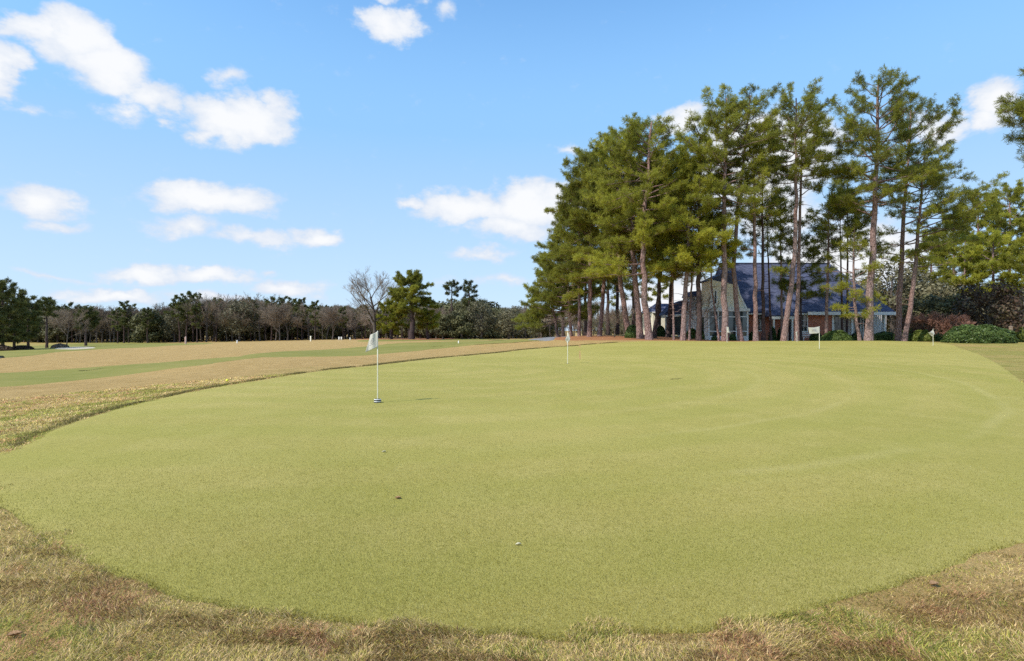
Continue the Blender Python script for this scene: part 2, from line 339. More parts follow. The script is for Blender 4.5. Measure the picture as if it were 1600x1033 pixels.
# ------------------------------------------------------------------ ground
def ground():
    az_ = np.concatenate([np.linspace(-math.pi, -.95, 110, endpoint=False), np.linspace(-.95, .95, 420), np.linspace(.95, math.pi, 111)[1:-1]])
    rs = np.concatenate([[.02], np.exp(np.linspace(math.log(.3), math.log(260), 420)), np.exp(np.linspace(math.log(275), math.log(4000), 30))])
    A, Rr = np.meshgrid(az_, rs); x = np.sin(A) * Rr; y = np.cos(A) * Rr; z = H(x, y)
    na, nr = len(az_), len(rs); idx = np.arange(na * nr).reshape(nr, na); nx = np.roll(idx, -1, 1)
    f = np.stack([idx[:-1], nx[:-1], nx[1:], idx[1:]], -1).reshape(-1, 4)
    # how dormant the grass is: pale green by the green and in the far valleys, tan on the mounds
    dr = [(0,1000,.6),(0,850,.55),(1600,1000,.75),(300,1020,.6),(800,1025,.65),(0,680,.5),(100,650,.45),(0,625,.9),(150,605,.95),(250,590,1),(400,570,1),(300,604,.5),(450,582,.55),(550,560,.95),(600,565,.75),(650,553,.9),(700,554,.75),(800,545,.8),
          (800,536,.7),(870,534,.8),(0,575,1),(100,560,1.05),(300,550,1.05),(200,542,.7),(450,545,1.0),(380,540,1),(50,545,.3),(550,538,.7),(700,530.5,.8),(1600,600,.5),(1560,570,.5),(1600,545,.4),(1500,550,.3),(1000,530,.7),(1300,533,.5),(900,533,.9),(950,600,.3)]
    P = []; Vv = []
    for px, py, v in dr:
        gx, gy = ground_at(px, py); P.append((math.atan2(gx, gy) * 1.6, math.log(math.hypot(gx, gy)))); Vv.append(v)
    P = np.array(P); Vv = np.array(Vv); q = np.stack([np.clip(A, -.95, .95).ravel() * 1.6, np.log(np.clip(Rr.ravel(), 1.6, 250))], 1)
    dry = np.empty(len(q))
    for i in range(0, len(q), 20000):
        d2 = ((q[i:i + 20000, None] - P[None]) ** 2).sum(2) + 2e-3; ww = d2 ** -1.6; dry[i:i + 20000] = (ww @ Vv) / ww.sum(1)
    o = mesh_obj('rough_ground', np.stack([x, y, z], -1).reshape(-1, 3), f, M['rough'], attrs={'dry': dry}, smooth=True)
    tag(o, kind='structure')
    return P, Vv
ground()

def resample(pts, n, closed=True):
    p = np.array(pts, float)
    if closed: p = np.vstack([p, p[:1]])
    # catmull-rom then even spacing
    out = []; m = len(p) - 1
    for i in range(m):
        p0 = p[(i - 1) % m] if closed else p[max(i - 1, 0)]; p1, p2 = p[i], p[i + 1]; p3 = p[(i + 2) % m] if closed else p[min(i + 2, m)]
        for t in np.linspace(0, 1, 12, endpoint=False):
            out.append(.5 * ((2 * p1) + (-p0 + p2) * t + (2 * p0 - 5 * p1 + 4 * p2 - p3) * t * t + (-p0 + 3 * p1 - 3 * p2 + p3) * t ** 3))
    out.append(p[-1]); out = np.array(out)
    d = np.concatenate([[0], np.cumsum(np.hypot(*(np.diff(out, axis=0).T)))]); s = np.linspace(0, d[-1], n, endpoint=not closed)
    return np.stack([np.interp(s, d, out[:, 0]), np.interp(s, d, out[:, 1])], 1)
def sheet(name, poly, mat, lift=.004, n=400, rings=60, centre=None, jag=.0, drop=True):
    """a turf sheet laid on the terrain, filling a star-shaped outline given in metres"""
    b = resample(poly, n); c = np.array(centre) if centre is not None else b.mean(0)
    if jag:
        th = np.arange(n); d = b - c; L = np.hypot(*d.T)[:, None]
        j = (fbm(b[:, 0] * 3.1 / max(jag, .05) * .1, b[:, 1] * 3.1 / max(jag, .05) * .1, 11, 3) - .5)[:, None] * 2 * jag; b = b + d / L * j
    t = np.linspace(0, 1, rings + 1)[1:]
    V = [c[None]] + [c + (b - c) * k for k in t]; V = np.concatenate(V); z = H(V[:, 0], V[:, 1]) + lift
    if drop: z[-n:] -= lift + .001
    idx = 1 + np.arange(rings * n).reshape(rings, n); nx = np.roll(idx, -1, 1)
    q = np.stack([idx[:-1], nx[:-1], nx[1:], idx[1:]], -1).reshape(-1, 4)
    tri = np.stack([np.zeros(n, int), idx[0], nx[0]], -1)[:, [0, 2, 1]]
    o = mesh_obj(name, np.column_stack([V, z]), [tri, q[:, ::-1]], mat, smooth=True)
    return tag(o, kind='structure'), b
GE = [(0,712),(50,690),(100,667),(200,636),(300,613),(400,596),(500,580.5),(600,570),(700,559),(800,549.5),(860,543.5),(930,538.3),(1000,534.2)]
GEw = [ground_at(px, py) for px, py in GE]
FAR = [(X_(1060, 49), 49), (X_(1200, 50), 50), (X_(1400, 50), 50), (X_(1480, 46), 46), (X_(1500, 38), 38), (X_(1525, 28), 28), (X_(1560, 19), 19), (X_(1610, 12.2), 12.2), (X_(1720, 8), 8), (8.2, 6.2), (6.3, 4.6)]
NEAR = [(1600,852),(1500,885),(1350,935),(1200,975),(1100,990),(900,1002),(800,998),(600,985),(450,968),(300,940),(150,892),(60,845),(0,795)]
NEARw = [ground_at(px, py) for px, py in NEAR]
green_poly = GEw + FAR + NEARw + [(NEARw[-1][0] - 1.0, NEARw[-1][1] + .75), (GEw[0][0] - .75, GEw[0][1] - .45)]
green_o, green_b = sheet('putting_green', green_poly, M['green'], .006, 1600, 150, (4, 14), jag=.045)
def inside(poly, x, y):
    r = np.zeros(len(x), bool); n = len(poly); j = n - 1
    for i in range(n):
        xi, yi = poly[i]; xj, yj = poly[j]
        if yi != yj: r ^= ((yi > y) != (yj > y)) & (x < (xj - xi) * (y - yi) / (yj - yi) + xi)
        j = i
    return r

# fairways, beds, path, bunker, pond: outlines are the photo's edges carried onto the terrain
def sh(name, pix, mat, lift, n=220, rings=24, jag=.3, guess=None):
    pl = [ground_at(p[0], p[1], p[2] if len(p) > 2 else guess) for p in pix]
    return sheet(name, pl, mat, lift, n, rings, None, jag)[0]
sh('fairway', [(-200,609,20),(0,605,21),(100,597,24),(200,586,27),(300,573,33),(350,566,38),(430,556,48),(330,561,43),(200,571,36),(100,578,32),(0,584,30),(-200,588,29)], M['fairway'], .03)
sh('fairway', [(380,558.5,44),(480,558,46),(600,553.5,52),(700,544,66),(790,535,82),(860,532,84),(800,531.6,95),(720,533.5,92),(640,536,86),(560,543,72),(460,549,58),(400,553,50)], M['fairway'], .03)
sh('fairway', [(-150,565,55),(0,560,58),(80,552,70),(160,546,84),(260,541,110),(330,537,140),(200,535.5,160),(120,538,140),(60,541,110),(0,547,88),(-150,553,70)], M['fairway'], .05)
sh('fairway', [(560,534,100),(680,533,105),(800,531.5,112),(830,530.5,120),(700,530.5,140),(600,531,140)], M['fairway'], .05, guess=120)
sh('pine_straw_bed', [(838,529,64),(870,531.5,58),(930,532.5,53),(1010,532.6,51.5),(1085,533.3,51.2),(1180,534,51.5),(1180,533,62),(1050,530,66),(950,526,72),(880,525,76)], M['straw'], .02, 300, 30)
sh('cart_path', [(822,532.5,62),(842,533.5,58),(862,532.5,60),(868,529,64),(886,526.5,70),(880,524.8,78),(866,525.2,76),(852,528,70),(836,530,66)], M['path'], .05, 160, 12, .05)
sh('sand_bunker', [(84,546,90),(110,547.5,88),(150,545,94),(140,543,100),(105,543,100)], M['sand'], .09, 120, 10, .2)
sh('pond', [(-90,562,60),(-20,562,60),(10,559,64),(-10,556,68),(-90,555,68)], M['pond'], .10, 120, 10, .2)
sh('mulch_bed', [(560,531,140),(640,532.2,128),(700,531.3,130),(700,530,150),(560,529.8,155)], M['straw'], .12, 120, 10, .3)

# ------------------------------------------------------------------ grass blades
rng = np.random.default_rng(5)
def blade_mat(name):
    m, t, b = material(name, .7, .15); a = t.n('ShaderNodeAttribute'); a.attribute_name = 'c'; a.attribute_type = 'GEOMETRY'
    t.l(a.outputs['Color'], b.inputs['Base Color'])
    tr = t.n('ShaderNodeBsdfTranslucent'); t.l(a.outputs['Color'], tr.inputs[0]); mx = t.n('ShaderNodeMixShader'); mx.inputs[0].default_value = .25
    t.l(b.outputs[0], mx.inputs[1]); t.l(tr.outputs[0], mx.inputs[2]); t.l(mx.outputs[0], m.node_tree.nodes['Material Output'].inputs[0]); return m
M['blade'] = blade_mat('grass_blades')
def blades(name, x, y, L, W, lean, C, seg=2, lean_dir=None):
    n = len(x); z = H(x, y) - .002; th = rng.uniform(0, 2 * np.pi, n)
    ph = rng.uniform(0, 2 * np.pi, n) if lean_dir is None else lean_dir
    dx, dy = np.cos(ph), np.sin(ph); sx_, sy_ = -np.sin(th), np.cos(th)
    cols = []; V = []
    B = np.stack([x, y, z], -1); S = np.stack([sx_, sy_, 0 * sx_], -1) * W[:, None] * .5
    D = np.stack([dx * np.sin(lean), dy * np.sin(lean), np.cos(lean)], -1)
    D2 = np.stack([dx * np.sin(lean * 1.5), dy * np.sin(lean * 1.5), np.cos(lean * 1.5)], -1)
    if seg == 2:
        mid = B + D * L[:, None] * .5; tip = mid + D2 * L[:, None] * .5
        V = np.stack([B - S, B + S, mid + S * .8, mid - S * .8, tip], 1).reshape(-1, 3); i = np.arange(n)[:, None] * 5
        Fq = i + np.array([[0, 1, 2, 3]]); Ft = i + np.array([[3, 2, 4]]); k = 5; Fc = [Ft, Fq]
    else:
        tip = B + D * L[:, None]; V = np.stack([B - S, B + S, tip], 1).reshape(-1, 3); i = np.arange(n)[:, None] * 3
        Fc = [i + np.array([[0, 1, 2]])]; k = 3
    o = mesh_obj(name, V, Fc, M['blade'])
    a = o.data.color_attributes.new('c', 'FLOAT_COLOR', 'POINT')
    CC = np.ones((n, k, 4), np.float32); CC[:, :, :3] = C[:, None]
    a.data.foreach_set('color', CC.ravel()); return tag(o, kind='stuff')
# rough: patchy tufts of tan, straw and green bermuda, ragged towards the green
n = 1450000
a_ = rng.uniform(-1.12, 1.0, n); r_ = np.exp(rng.uniform(math.log(1.6), math.log(18), n)); x = np.sin(a_) * r_; y = np.cos(a_) * r_
gb = green_b[::2]
jx = x + (fbm(x * 2.6, y * 2.6, 21, 4) - .5) * .75; jy = y + (fbm(x * 2.6, y * 2.6, 25, 4) - .5) * .75
keep0 = ~inside(gb, jx, jy); keep = keep0 | (~inside(gb, x, y) & (rng.random(n) < .95)); clump = fbm(x * 3.2, y * 3.2, 31, 4); keep &= (rng.random(n) < np.clip((clump - .25) * 5, .6, 1))
thin_ = ~keep0[keep]; x, y, r_, clump = x[keep], y[keep], r_[keep], clump[keep]; n = len(x)
pn = fbm(x * .9 + 5, y * 1.7, 41, 4); pn2 = fbm(x * 2.6, y * 2.6, 47, 3); rr_ = rng.random(n)
greenP = np.clip((.55 - pn) * 6.5 + .36, .05, .95); right = np.clip((x + 1) / 3, 0, 1); greenP = greenP * (1 - .25 * right)
isg = rng.random(n) < greenP
Cg = np.array([.28, .31, .055]) * (.25 + 1.15 * rr_[:, None]); Ct = np.array([.78, .56, .27]) * (.22 + 1.1 * rr_[:, None] ** 1.3)
Cr = np.array([.64, .36, .19]) * (.5 + .9 * rr_[:, None]); C = np.where(isg[:, None], Cg, Ct)
yl = rng.random(n) < .28; C[yl] = (np.array([.60, .50, .12]) * (.6 + .6 * rr_[:, None]))[yl]
redp = (pn2 > .655) & (rng.random(n) < .5); C[redp] = Cr[redp]
dk = (fbm(x * 2.1, y * 5.5, 53, 4) > .60) & (rng.random(n) < .65); C[dk] *= np.array([.48, .40, .36])
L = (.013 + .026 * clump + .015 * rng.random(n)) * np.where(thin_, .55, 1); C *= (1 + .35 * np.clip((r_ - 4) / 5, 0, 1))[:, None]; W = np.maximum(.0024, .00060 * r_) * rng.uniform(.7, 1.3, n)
ld = fbm(x * 2.8, y * 2.8, 61, 2) * 14 + rng.normal(0, 1.3, n)
blades('rough_grass', x, y, L * (1 + r_ * .02), W, rng.uniform(.5, 1.35, n), C, 2, ld)
# uncut lip of longer grass standing along the far and left edge of the green; its shaded side is painted into the dark blade colour
n = 90000; bb = green_b; sel = np.nonzero((bb[:, 1] > 5.2) & (bb[:, 0] < 8.5))[0]; i_ = rng.choice(sel, n); j_ = (i_ + 1) % len(bb); f_ = rng.random(n)[:, None]
bp_ = bb[i_] * (1 - f_) + bb[j_] * f_; tg = unit(bb[j_] - bb[i_]); cen = np.array([4., 14.]); nrm = np.stack([tg[:, 1], -tg[:, 0]], 1); nrm *= np.sign(((bp_ - cen) * nrm).sum(1))[:, None]
off = rng.exponential(.09, n); p_ = bp_ + nrm * (off[:, None] + fbm(bp_[:, 0] * 2, bp_[:, 1] * 2, 9, 3)[:, None] * .12); kk = rng.random(n) < np.clip((fbm(bp_[:, 0] * 1.3, bp_[:, 1] * 1.3, 17, 3) - .33) * 4, .08, 1) * np.clip((np.hypot(bp_[:, 0], bp_[:, 1]) - 4) / 8, .25, 1); p_ = p_[kk]; n = len(p_); rr_ = rng.random(n)
C = np.array([.26, .21, .075]) * (.35 + .9 * rr_[:, None]); C[rng.random(n) < .3] *= 1.9
dd_ = np.hypot(p_[:, 0], p_[:, 1]); blades('shaded_edge_grass', p_[:, 0], p_[:, 1], rng.uniform(.02, .05, n) * (1 + dd_ * .012), np.maximum(.003, .0006 * dd_), rng.uniform(.1, .8, n), C, 1)
# putting surface: short dense nap
n = 1250000
a_ = rng.uniform(-.86, .86, n); r_ = np.exp(rng.uniform(math.log(2.0), math.log(7.5), n)); x = np.sin(a_) * r_; y = np.cos(a_) * r_
k = inside(gb, x, y) & (rng.random(n) < np.clip((7.5 - r_) / 4.5, 0, 1)); x, y, r_ = x[k], y[k], r_[k]; n = len(x)
pn = fbm(x * .9, y * .9, 71, 4); rr_ = rng.random(n); t_ = np.clip((pn - .35) * 2.2, 0, 1)[:, None]
C = (np.array([.29, .272, .042]) * (1 - t_) + np.array([.43, .345, .072]) * t_) * (.12 + 1.2 * rr_[:, None])
st = rng.random(n) < .10; C[st] = (np.array([.55, .50, .24]) * (.7 + .5 * rr_[:, None]))[st]
blades('putting_green_grass', x, y, rng.uniform(.008, .016, n) + .007, np.maximum(.0022, .0007 * r_), rng.uniform(.3, 1.2, n), C, 1)

# ------------------------------------------------------------------ tubes and foliage geometry
class Geo:
    def __init__(s): s.V = []; s.Q = []; s.T = []; s.n = 0; s.tq = []
    def tube(s, pts, rad, k=6, cap=True):
        pts = np.asarray(pts, float); m = len(pts); d = np.gradient(pts, axis=0); d /= np.linalg.norm(d, axis=1)[:, None] + 1e-9
        ref = np.array([0, 0, 1.]) if abs(d[0][2]) < .9 else np.array([1., 0, 0])
        u = np.cross(d, ref); u /= np.linalg.norm(u, axis=1)[:, None] + 1e-9; v = np.cross(d, u)
        a = np.linspace(0, 2 * np.pi, k, endpoint=False); rad = np.asarray(rad, float)
        P = pts[:, None] + (u[:, None] * np.cos(a)[None, :, None] + v[:, None] * np.sin(a)[None, :, None]) * rad[:, None, None]
        i = s.n + np.arange(m * k).reshape(m, k); j = np.roll(i, -1, 1)
        s.V.append(P.reshape(-1, 3)); s.Q.append(np.stack([i[:-1], j[:-1], j[1:], i[1:]], -1).reshape(-1, 4)); s.n += m * k
        if cap:
            s.V.append(pts[-1:]); s.T.append(np.stack([i[-1], j[-1], np.full(k, s.n)], -1)); s.n += 1
    def arrays(s):
        V = np.concatenate(s.V) if s.V else np.zeros((0, 3)); Q = np.concatenate(s.Q) if s.Q else np.zeros((0, 4), int); T = np.concatenate(s.T) if s.T else np.zeros((0, 3), int)
        return V, [T, Q]
    def obj(s, name, mat, parent=None):
        V, f = s.arrays(); return mesh_obj(name, V, f, mat, parent, attrs={'tint': np.full(len(V), .5)}, smooth=True)
def tufts_mesh(C, D, S, tint, rg, k=14, wid=.13):
    """needle tufts: k slender blades fanned round direction D, length S"""
    n = len(C); C = C[:, None]; dirs = unit(D[:, None] * .55 + rg.normal(0, .62, (n, k, 3))); ln = S[:, None, None] * rg.uniform(.6, 1.15, (n, k, 1))
    side = unit(np.cross(dirs, rg.normal(0, 1, (n, k, 3)))) * ln * wid
    off = D[:, None] * ln * rg.uniform(-.5, .3, (n, k, 1))
    b = C + off; tip = b + dirs * ln; m = b + dirs * ln * .45
    V = np.stack([b, m + side, tip, m - side], 2).reshape(-1, 3); i = np.arange(n * k)[:, None] * 4
    T = np.repeat(np.clip(tint[:, None] + rg.normal(0, .10, (n, k)), 0, 1).ravel(), 4)
    return V, i + np.array([[0, 1, 2, 3]]), T
def leaves_mesh(C, Nn, S, tint, rg):
    n = len(C); nn = unit(Nn + rg.normal(0, .7, (n, 3))); u = unit(np.cross(nn, rg.normal(0, 1, (n, 3)))) * S[:, None]; v = unit(np.cross(nn, u)) * S[:, None] * .6
    V = np.stack([C - u, C - v, C + u, C + v], 1).reshape(-1, 3); i = np.arange(n)[:, None] * 4
    return V, i + np.array([[0, 1, 2, 3]]), np.repeat(np.clip(tint, 0, 1), 4)
def tuft_obj(name, tf, rg, mat, parent, k, wid):
    C = np.array([t[0] for t in tf]); D = unit(np.array([t[1] for t in tf])); S = np.array([t[2] for t in tf]); T = np.array([t[3] for t in tf])
    V, f, tt = tufts_mesh(C, D, S, T, rg, k, wid); return mesh_obj(name, V, f, mat, parent, attrs={'tint': tt})

def pine_geo(seed, h, tr, cb, hw, dens=1.0, bend=None, top=(0, 0), yel=.45, prof='round', tuft=.30, extra=(), airy=.0, stubs=True, squash=1.0):
    """local coords, base at 0. h height, tr trunk radius, cb crown base height, hw crown half width, bend list of (height fraction, dx, dy)"""
    rg = np.random.default_rng(seed); rd = random.Random(seed)
    g = Geo(); gb_ = g; tf = []
    bx = [(0, 0, 0)] + list(bend or []) + [(1, top[0], top[1])]
    hs = np.linspace(0, 1, 18); fr = [b[0] for b in bx]
    sx_ = np.interp(hs, fr, [b[1] for b in bx]); sy_ = np.interp(hs, fr, [b[2] for b in bx])
    kx = np.convolve(np.pad(sx_, 2, 'edge'), np.ones(5) / 5, 'valid'); kx[0] = 0; kx[1] = sx_[1]; ky = np.convolve(np.pad(sy_, 2, 'edge'), np.ones(5) / 5, 'valid'); ky[0] = 0
    kx[2:-1] += rg.normal(0, tr * .18, 15)
    hh = hs * (h - .4); hh[0] = -.3
    rad = tr * (1 - .78 * hs ** 1.15); rad[0] *= 1.3; rad[1] *= 1.02
    g.tube(np.stack([kx, ky, hh], -1), rad, 9)
    P_ = lambda z: np.array([np.interp(z, hh, kx), np.interp(z, hh, ky), z]); R_ = lambda z: np.interp(z, hh, rad)
    def branch(z, a, L, el, tint, curve=.25, leafy=.42, r0=None, dn=1.0):
        p0 = P_(z); r0 = r0 or max(.018, min(R_(z) * .5, .012 + L * .016)); nseg = 7; pts = [p0]; e = el; aa = a
        for i in range(nseg):
            aa += rd.gauss(0, .13); e += curve / nseg + rd.gauss(0, .09)
            d = np.array([math.cos(aa) * math.cos(e), math.sin(aa) * math.cos(e), math.sin(e)]); pts.append(pts[-1] + d * L / nseg)
        pts = np.array(pts); gb_.tube(pts, np.linspace(r0, .012, nseg + 1), 5)
        nb = max(4, int(L * 5.0 * dn * dens))
        for q in range(nb):
            t = rd.uniform(leafy * .8, 1.0); i = min(int(t * nseg), nseg - 1); f = t * nseg - i; pb = pts[i] * (1 - f) + pts[i + 1] * f
            dd = pts[i + 1] - pts[i]; ab = math.atan2(dd[1], dd[0]) + rd.choice((-1, 1)) * rd.uniform(.4, 1.3); eb = rd.uniform(-.1, .75)
            Lb = rd.uniform(.35, .95) * (.35 + .28 * L * (1.15 - t)); d = np.array([math.cos(ab) * math.cos(eb), math.sin(ab) * math.cos(eb), math.sin(eb)])
            pe = pb + d * Lb + np.array([0, 0, .06 * Lb]); gb_.tube(np.array([pb, (pb + pe) / 2 + rg.normal(0, .04, 3), pe]), [.014, .010, .006], 3, False)
            nt_ = max(2, int(Lb / .19)); ti = tint + rd.gauss(0, .07)
            for j in range(nt_):
                s = (j + 1) / nt_
                if rd.random() < airy: continue
                c = pb + (pe - pb) * s + rg.normal(0, .07, 3); tf.append((c, d * .6 + np.array([0, 0, .5]) + rg.normal(0, .35, 3), tuft * rd.uniform(.75, 1.25), ti))
            for j in range(2): tf.append((pe + rg.normal(0, .12, 3), d + rg.normal(0, .4, 3) + np.array([0, 0, .3]), tuft * rd.uniform(.8, 1.2), ti + .05))
        for j in range(3): tf.append((pts[-1] + rg.normal(0, .1, 3), pts[-1] - pts[-2] + rg.normal(0, .1, 3), tuft, tint))
    H_ = h - cb; nbr = int((20 + H_ * 3.0) * dens)
    a = rd.uniform(0, 6.28)
    for i in range(nbr):
        t = (i + rd.uniform(0, .9)) / nbr; a += 2.4 + rd.gauss(0, .5)
        if prof == 'round': pr = math.sqrt(max(.13, 1 - t ** 3.4)) * (.6 + .4 * min(1, t / .35))
        elif prof == 'cone': pr = (1 - t) ** .8 * .95 + .1
        else: pr = math.sqrt(max(.02, 1 - ((t - .62) / .42) ** 2)) if t > .25 else .45
        el = -.10 + .82 * t ** 1.7 + rd.gauss(0, .16); L = max(.5, hw * pr * rd.uniform(.55, 1.12)) / max(.55, math.cos(el * .75))
        z = cb + H_ * t * .95 - L * math.sin(max(el, 0)) * .55
        branch(max(z, cb * .92), a, L, el, yel + rd.gauss(0, .12) - .05 * t)
    for z, a_, L, el, ti in extra: branch(z, a_, L, el, ti, .25, .35, None, 1.25)
    if stubs:                                    # dead snags on the bare part of the trunk
        for i in range(rd.randint(4, 9)):
            z = rd.uniform(cb * .35, cb * 1.05); aa = rd.uniform(0, 6.28); L = rd.uniform(.4, 1.6); p = P_(z)
            d = np.array([math.cos(aa), math.sin(aa), rd.uniform(-.1, .4)]); gb_.tube(np.array([p, p + d * L * .5, p + d * L + np.array([0, 0, -.12 * L])]), [.03, .018, .006], 4)
    return g, gb_, tf, rg
def build_pine(name, loc, geo, k=17, wid=.05, bark='bark', mat='needle', **kw):
    g, gb_, tf, rg = geo; root = empty(name, loc)
    g.obj('trunk', M[bark], root); tuft_obj('crown', tf, rg, M[mat], root, k, wid)
    return tag(root, **kw)

# ------------------------------------------------------------------ the pine grove
# base column, distance, top column/row, crown-bottom row, crown half width px, trunk width px, opts, label
G_ = 'tall pines of the grove in front of the house'
PINES = [
 # left wing of the grove, dense and low
 (872,78,852,400,505,46,6,dict(yel=.42,dens=1.15,bend=None,prof='cone'),'lowest pine at the left tip of the grove, crown almost to the ground'),
 (893,74,878,318,490,52,6,dict(yel=.45,dens=1.15,prof='cone'),'pine near the left end of the grove behind the second putting flag'),
 (905,66,905,268,440,62,6,dict(yel=.40,dens=1.1,prof='cone'),'pine with a slim dark trunk left of the pair at the straw bed end'),
 (921,62,925,228,430,66,9,dict(yel=.40,dens=1.1),'pine with a thick shaded trunk at the left end of the straw bed'),
 (937,64,962,195,400,64,8,dict(yel=.38,dens=1.0),'pine just right of the thick shaded one in the straw bed'),
 (984,58,972,240,420,70,11,dict(yel=.42,dens=1.0,bend=[(.28,-1.0,0),(.6,-1.1,0)]),'pine whose lower trunk leans left above the small green bush'),
 (1001,54,985,178,395,66,12,dict(yel=.42,dens=.95,bend=[(.3,-.6,0)]),'large pine behind the foremost forked pine in the straw bed'),
 (1015,51,1018,172,380,62,13,dict(yel=.44,dens=.9,bend=[(.25,-.55,0),(.5,-.6,0)]),'foremost large pine of the dense left group with a trunk leaning left'),
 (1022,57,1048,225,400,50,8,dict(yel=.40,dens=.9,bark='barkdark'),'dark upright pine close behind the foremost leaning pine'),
 # middle
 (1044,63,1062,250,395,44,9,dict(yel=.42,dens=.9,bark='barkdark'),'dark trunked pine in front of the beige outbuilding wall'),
 (1053,52,1050,345,440,34,4.5,dict(yel=.58,dens=.9),'short slender pine beside the screened porch'),
 (1067,51,1082,235,430,50,10,dict(yel=.55,dens=.95),'reddish trunked pine standing before the screened porch'),
 (1077,53,1085,300,430,36,4.5,dict(yel=.6,dens=.8),'thin pine between the reddish trunk and the dark forked one'),
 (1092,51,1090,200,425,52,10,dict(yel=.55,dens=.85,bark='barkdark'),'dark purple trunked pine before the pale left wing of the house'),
 (1124,52,1110,330,420,36,4.5,dict(yel=.6,dens=.8,bend=[(.5,-.8,0)]),'thin curved pine at the left corner of the white sunroom'),
 (1133,49.5,1142,126,330,66,12,dict(yel=.38,dens=.95,bend=[(.5,-.1,0)]),'big straight pine in front of the white sunroom, nearest the flag'),
 (1158,50.5,1172,130,290,50,9.5,dict(yel=.33,dens=.8,bend=[(.12,-.35,0),(.28,-.75,0),(.5,-.4,0)]),'pine with an S-curved trunk at the right window of the sunroom'),
 (1181,50,1178,215,345,40,9,dict(yel=.42,dens=.6,airy=.1),'straight grey pine at the right end of the sunroom'),
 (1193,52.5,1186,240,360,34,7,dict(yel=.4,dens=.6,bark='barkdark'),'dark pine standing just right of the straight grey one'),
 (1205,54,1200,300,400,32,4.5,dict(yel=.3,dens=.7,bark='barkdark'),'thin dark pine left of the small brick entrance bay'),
 (1222,56,1225,290,380,34,5,dict(yel=.36,dens=.6),'slim pine half hidden behind the right leaning pine'),
 (1224,50,1238,137,285,56,10.5,dict(yel=.34,dens=.85,bend=[(.3,.95,0),(.6,1.1,0)]),'pine leaning right in front of the brick entrance bay'),
 (1245,52,1262,160,300,50,8,dict(yel=.36,dens=.8),'upright pine beside the white framed brick house window'),
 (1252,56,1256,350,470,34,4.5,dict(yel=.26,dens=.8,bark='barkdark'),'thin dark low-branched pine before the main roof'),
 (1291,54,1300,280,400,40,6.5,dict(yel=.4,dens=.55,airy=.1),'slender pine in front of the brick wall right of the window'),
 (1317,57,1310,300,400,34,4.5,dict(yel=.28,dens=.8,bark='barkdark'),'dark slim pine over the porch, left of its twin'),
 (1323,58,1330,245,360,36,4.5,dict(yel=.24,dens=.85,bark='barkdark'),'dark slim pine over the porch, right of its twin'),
 (1344,51,1338,330,500,36,6.5,dict(yel=.5,dens=.55,bend=[(.25,-.45,0),(.6,-.6,0)]),'narrow pine with low green sprays at the foot of the biggest pine'),
 (1357,50,1365,108,330,66,14,dict(yel=.32,dens=.85,bend=[(.35,.35,0)],airy=.1,prof='round'),'tallest and thickest pine of the grove, before the house porch'),
 (1403,53,1425,145,300,58,10,dict(yel=.34,dens=.75,bend=[(.5,.5,0)],airy=.1),'left pine of the pair crossing at the foot right of the porch'),
 (1412,52,1448,215,400,60,9,dict(yel=.36,dens=.7,bend=[(.2,.75,0),(.5,1.2,0)],airy=.1),'right leaning pine of the pair right of the porch'),
]
EXTRA = {15: [(12.5,math.pi,3.4,.1,.5),(10.5,0,3.0,.1,.55)], 13: [(7.5,3.5,3.6,.0,.8),(8.2,5.0,3.2,.05,.8),(7.2,5.8,3.4,-.05,.78)],
 11: [(6.8,4.4,3.2,0,.85),(7.5,5.6,2.8,0,.8),(6.4,3.3,3.4,-.05,.75)], 7: [(6.8,3.4,4.6,-.12,.75),(6.0,3.7,5.2,-.18,.7),(8.0,4.6,3.5,.1,.75),(9.0,5.6,3.6,.1,.6)],
 6: [(7.4,3.2,6.0,-.05,.6),(6.2,3.6,4.8,-.1,.65)], 5: [(6.5,3.3,5.5,-.1,.55),(8.4,3.0,6.0,0,.5)], 14: [(6.2,4.5,2.6,.1,.8)],
 28: [(14,3.3,4.5,.3,.5),(11,3.0,4.0,.25,.5),(8.2,3.5,2.0,.1,.55),(12.2,5.6,4.5,.25,.5)], 29: [(16.0,.1,6.2,.6,.3),(15.2,.3,5.0,.45,.3),(10.8,.2,5.5,.3,.4),(8,3.3,3.6,.1,.5),(7.5,5.0,2.8,.1,.55)],
 30: [(10.8,.1,8.8,.5,.35),(10.2,-.1,7.6,.42,.35),(9.5,.15,7.0,.33,.35),(8.0,.0,6.5,.25,.4),(12.5,.2,4.5,.45,.3),(7.2,3.3,3.8,0,.55),(6.8,5.5,3.2,.05,.6)],
 21: [(5.8,3.4,2.2,.2,.4)], 23: [(4.8,3.6,2.5,0,.25),(4.2,6.1,2.6,-.1,.25),(5.5,2.9,2.4,.1,.25)], 27: [(2.8,3.6,2.2,.0,.65),(3.6,4.5,2.4,.1,.7),(2.3,5.2,1.8,-.05,.7),(4.6,3.0,2.6,.1,.6)],
 3: [(6,3.3,4.2,-.1,.55),(5,3.8,3.6,-.15,.6)], 17: [(8.0,3.0,2.6,.1,.5)], 25: [(6.0,3.3,2.4,.1,.3),(6.4,6.2,2.4,.1,.3)]}
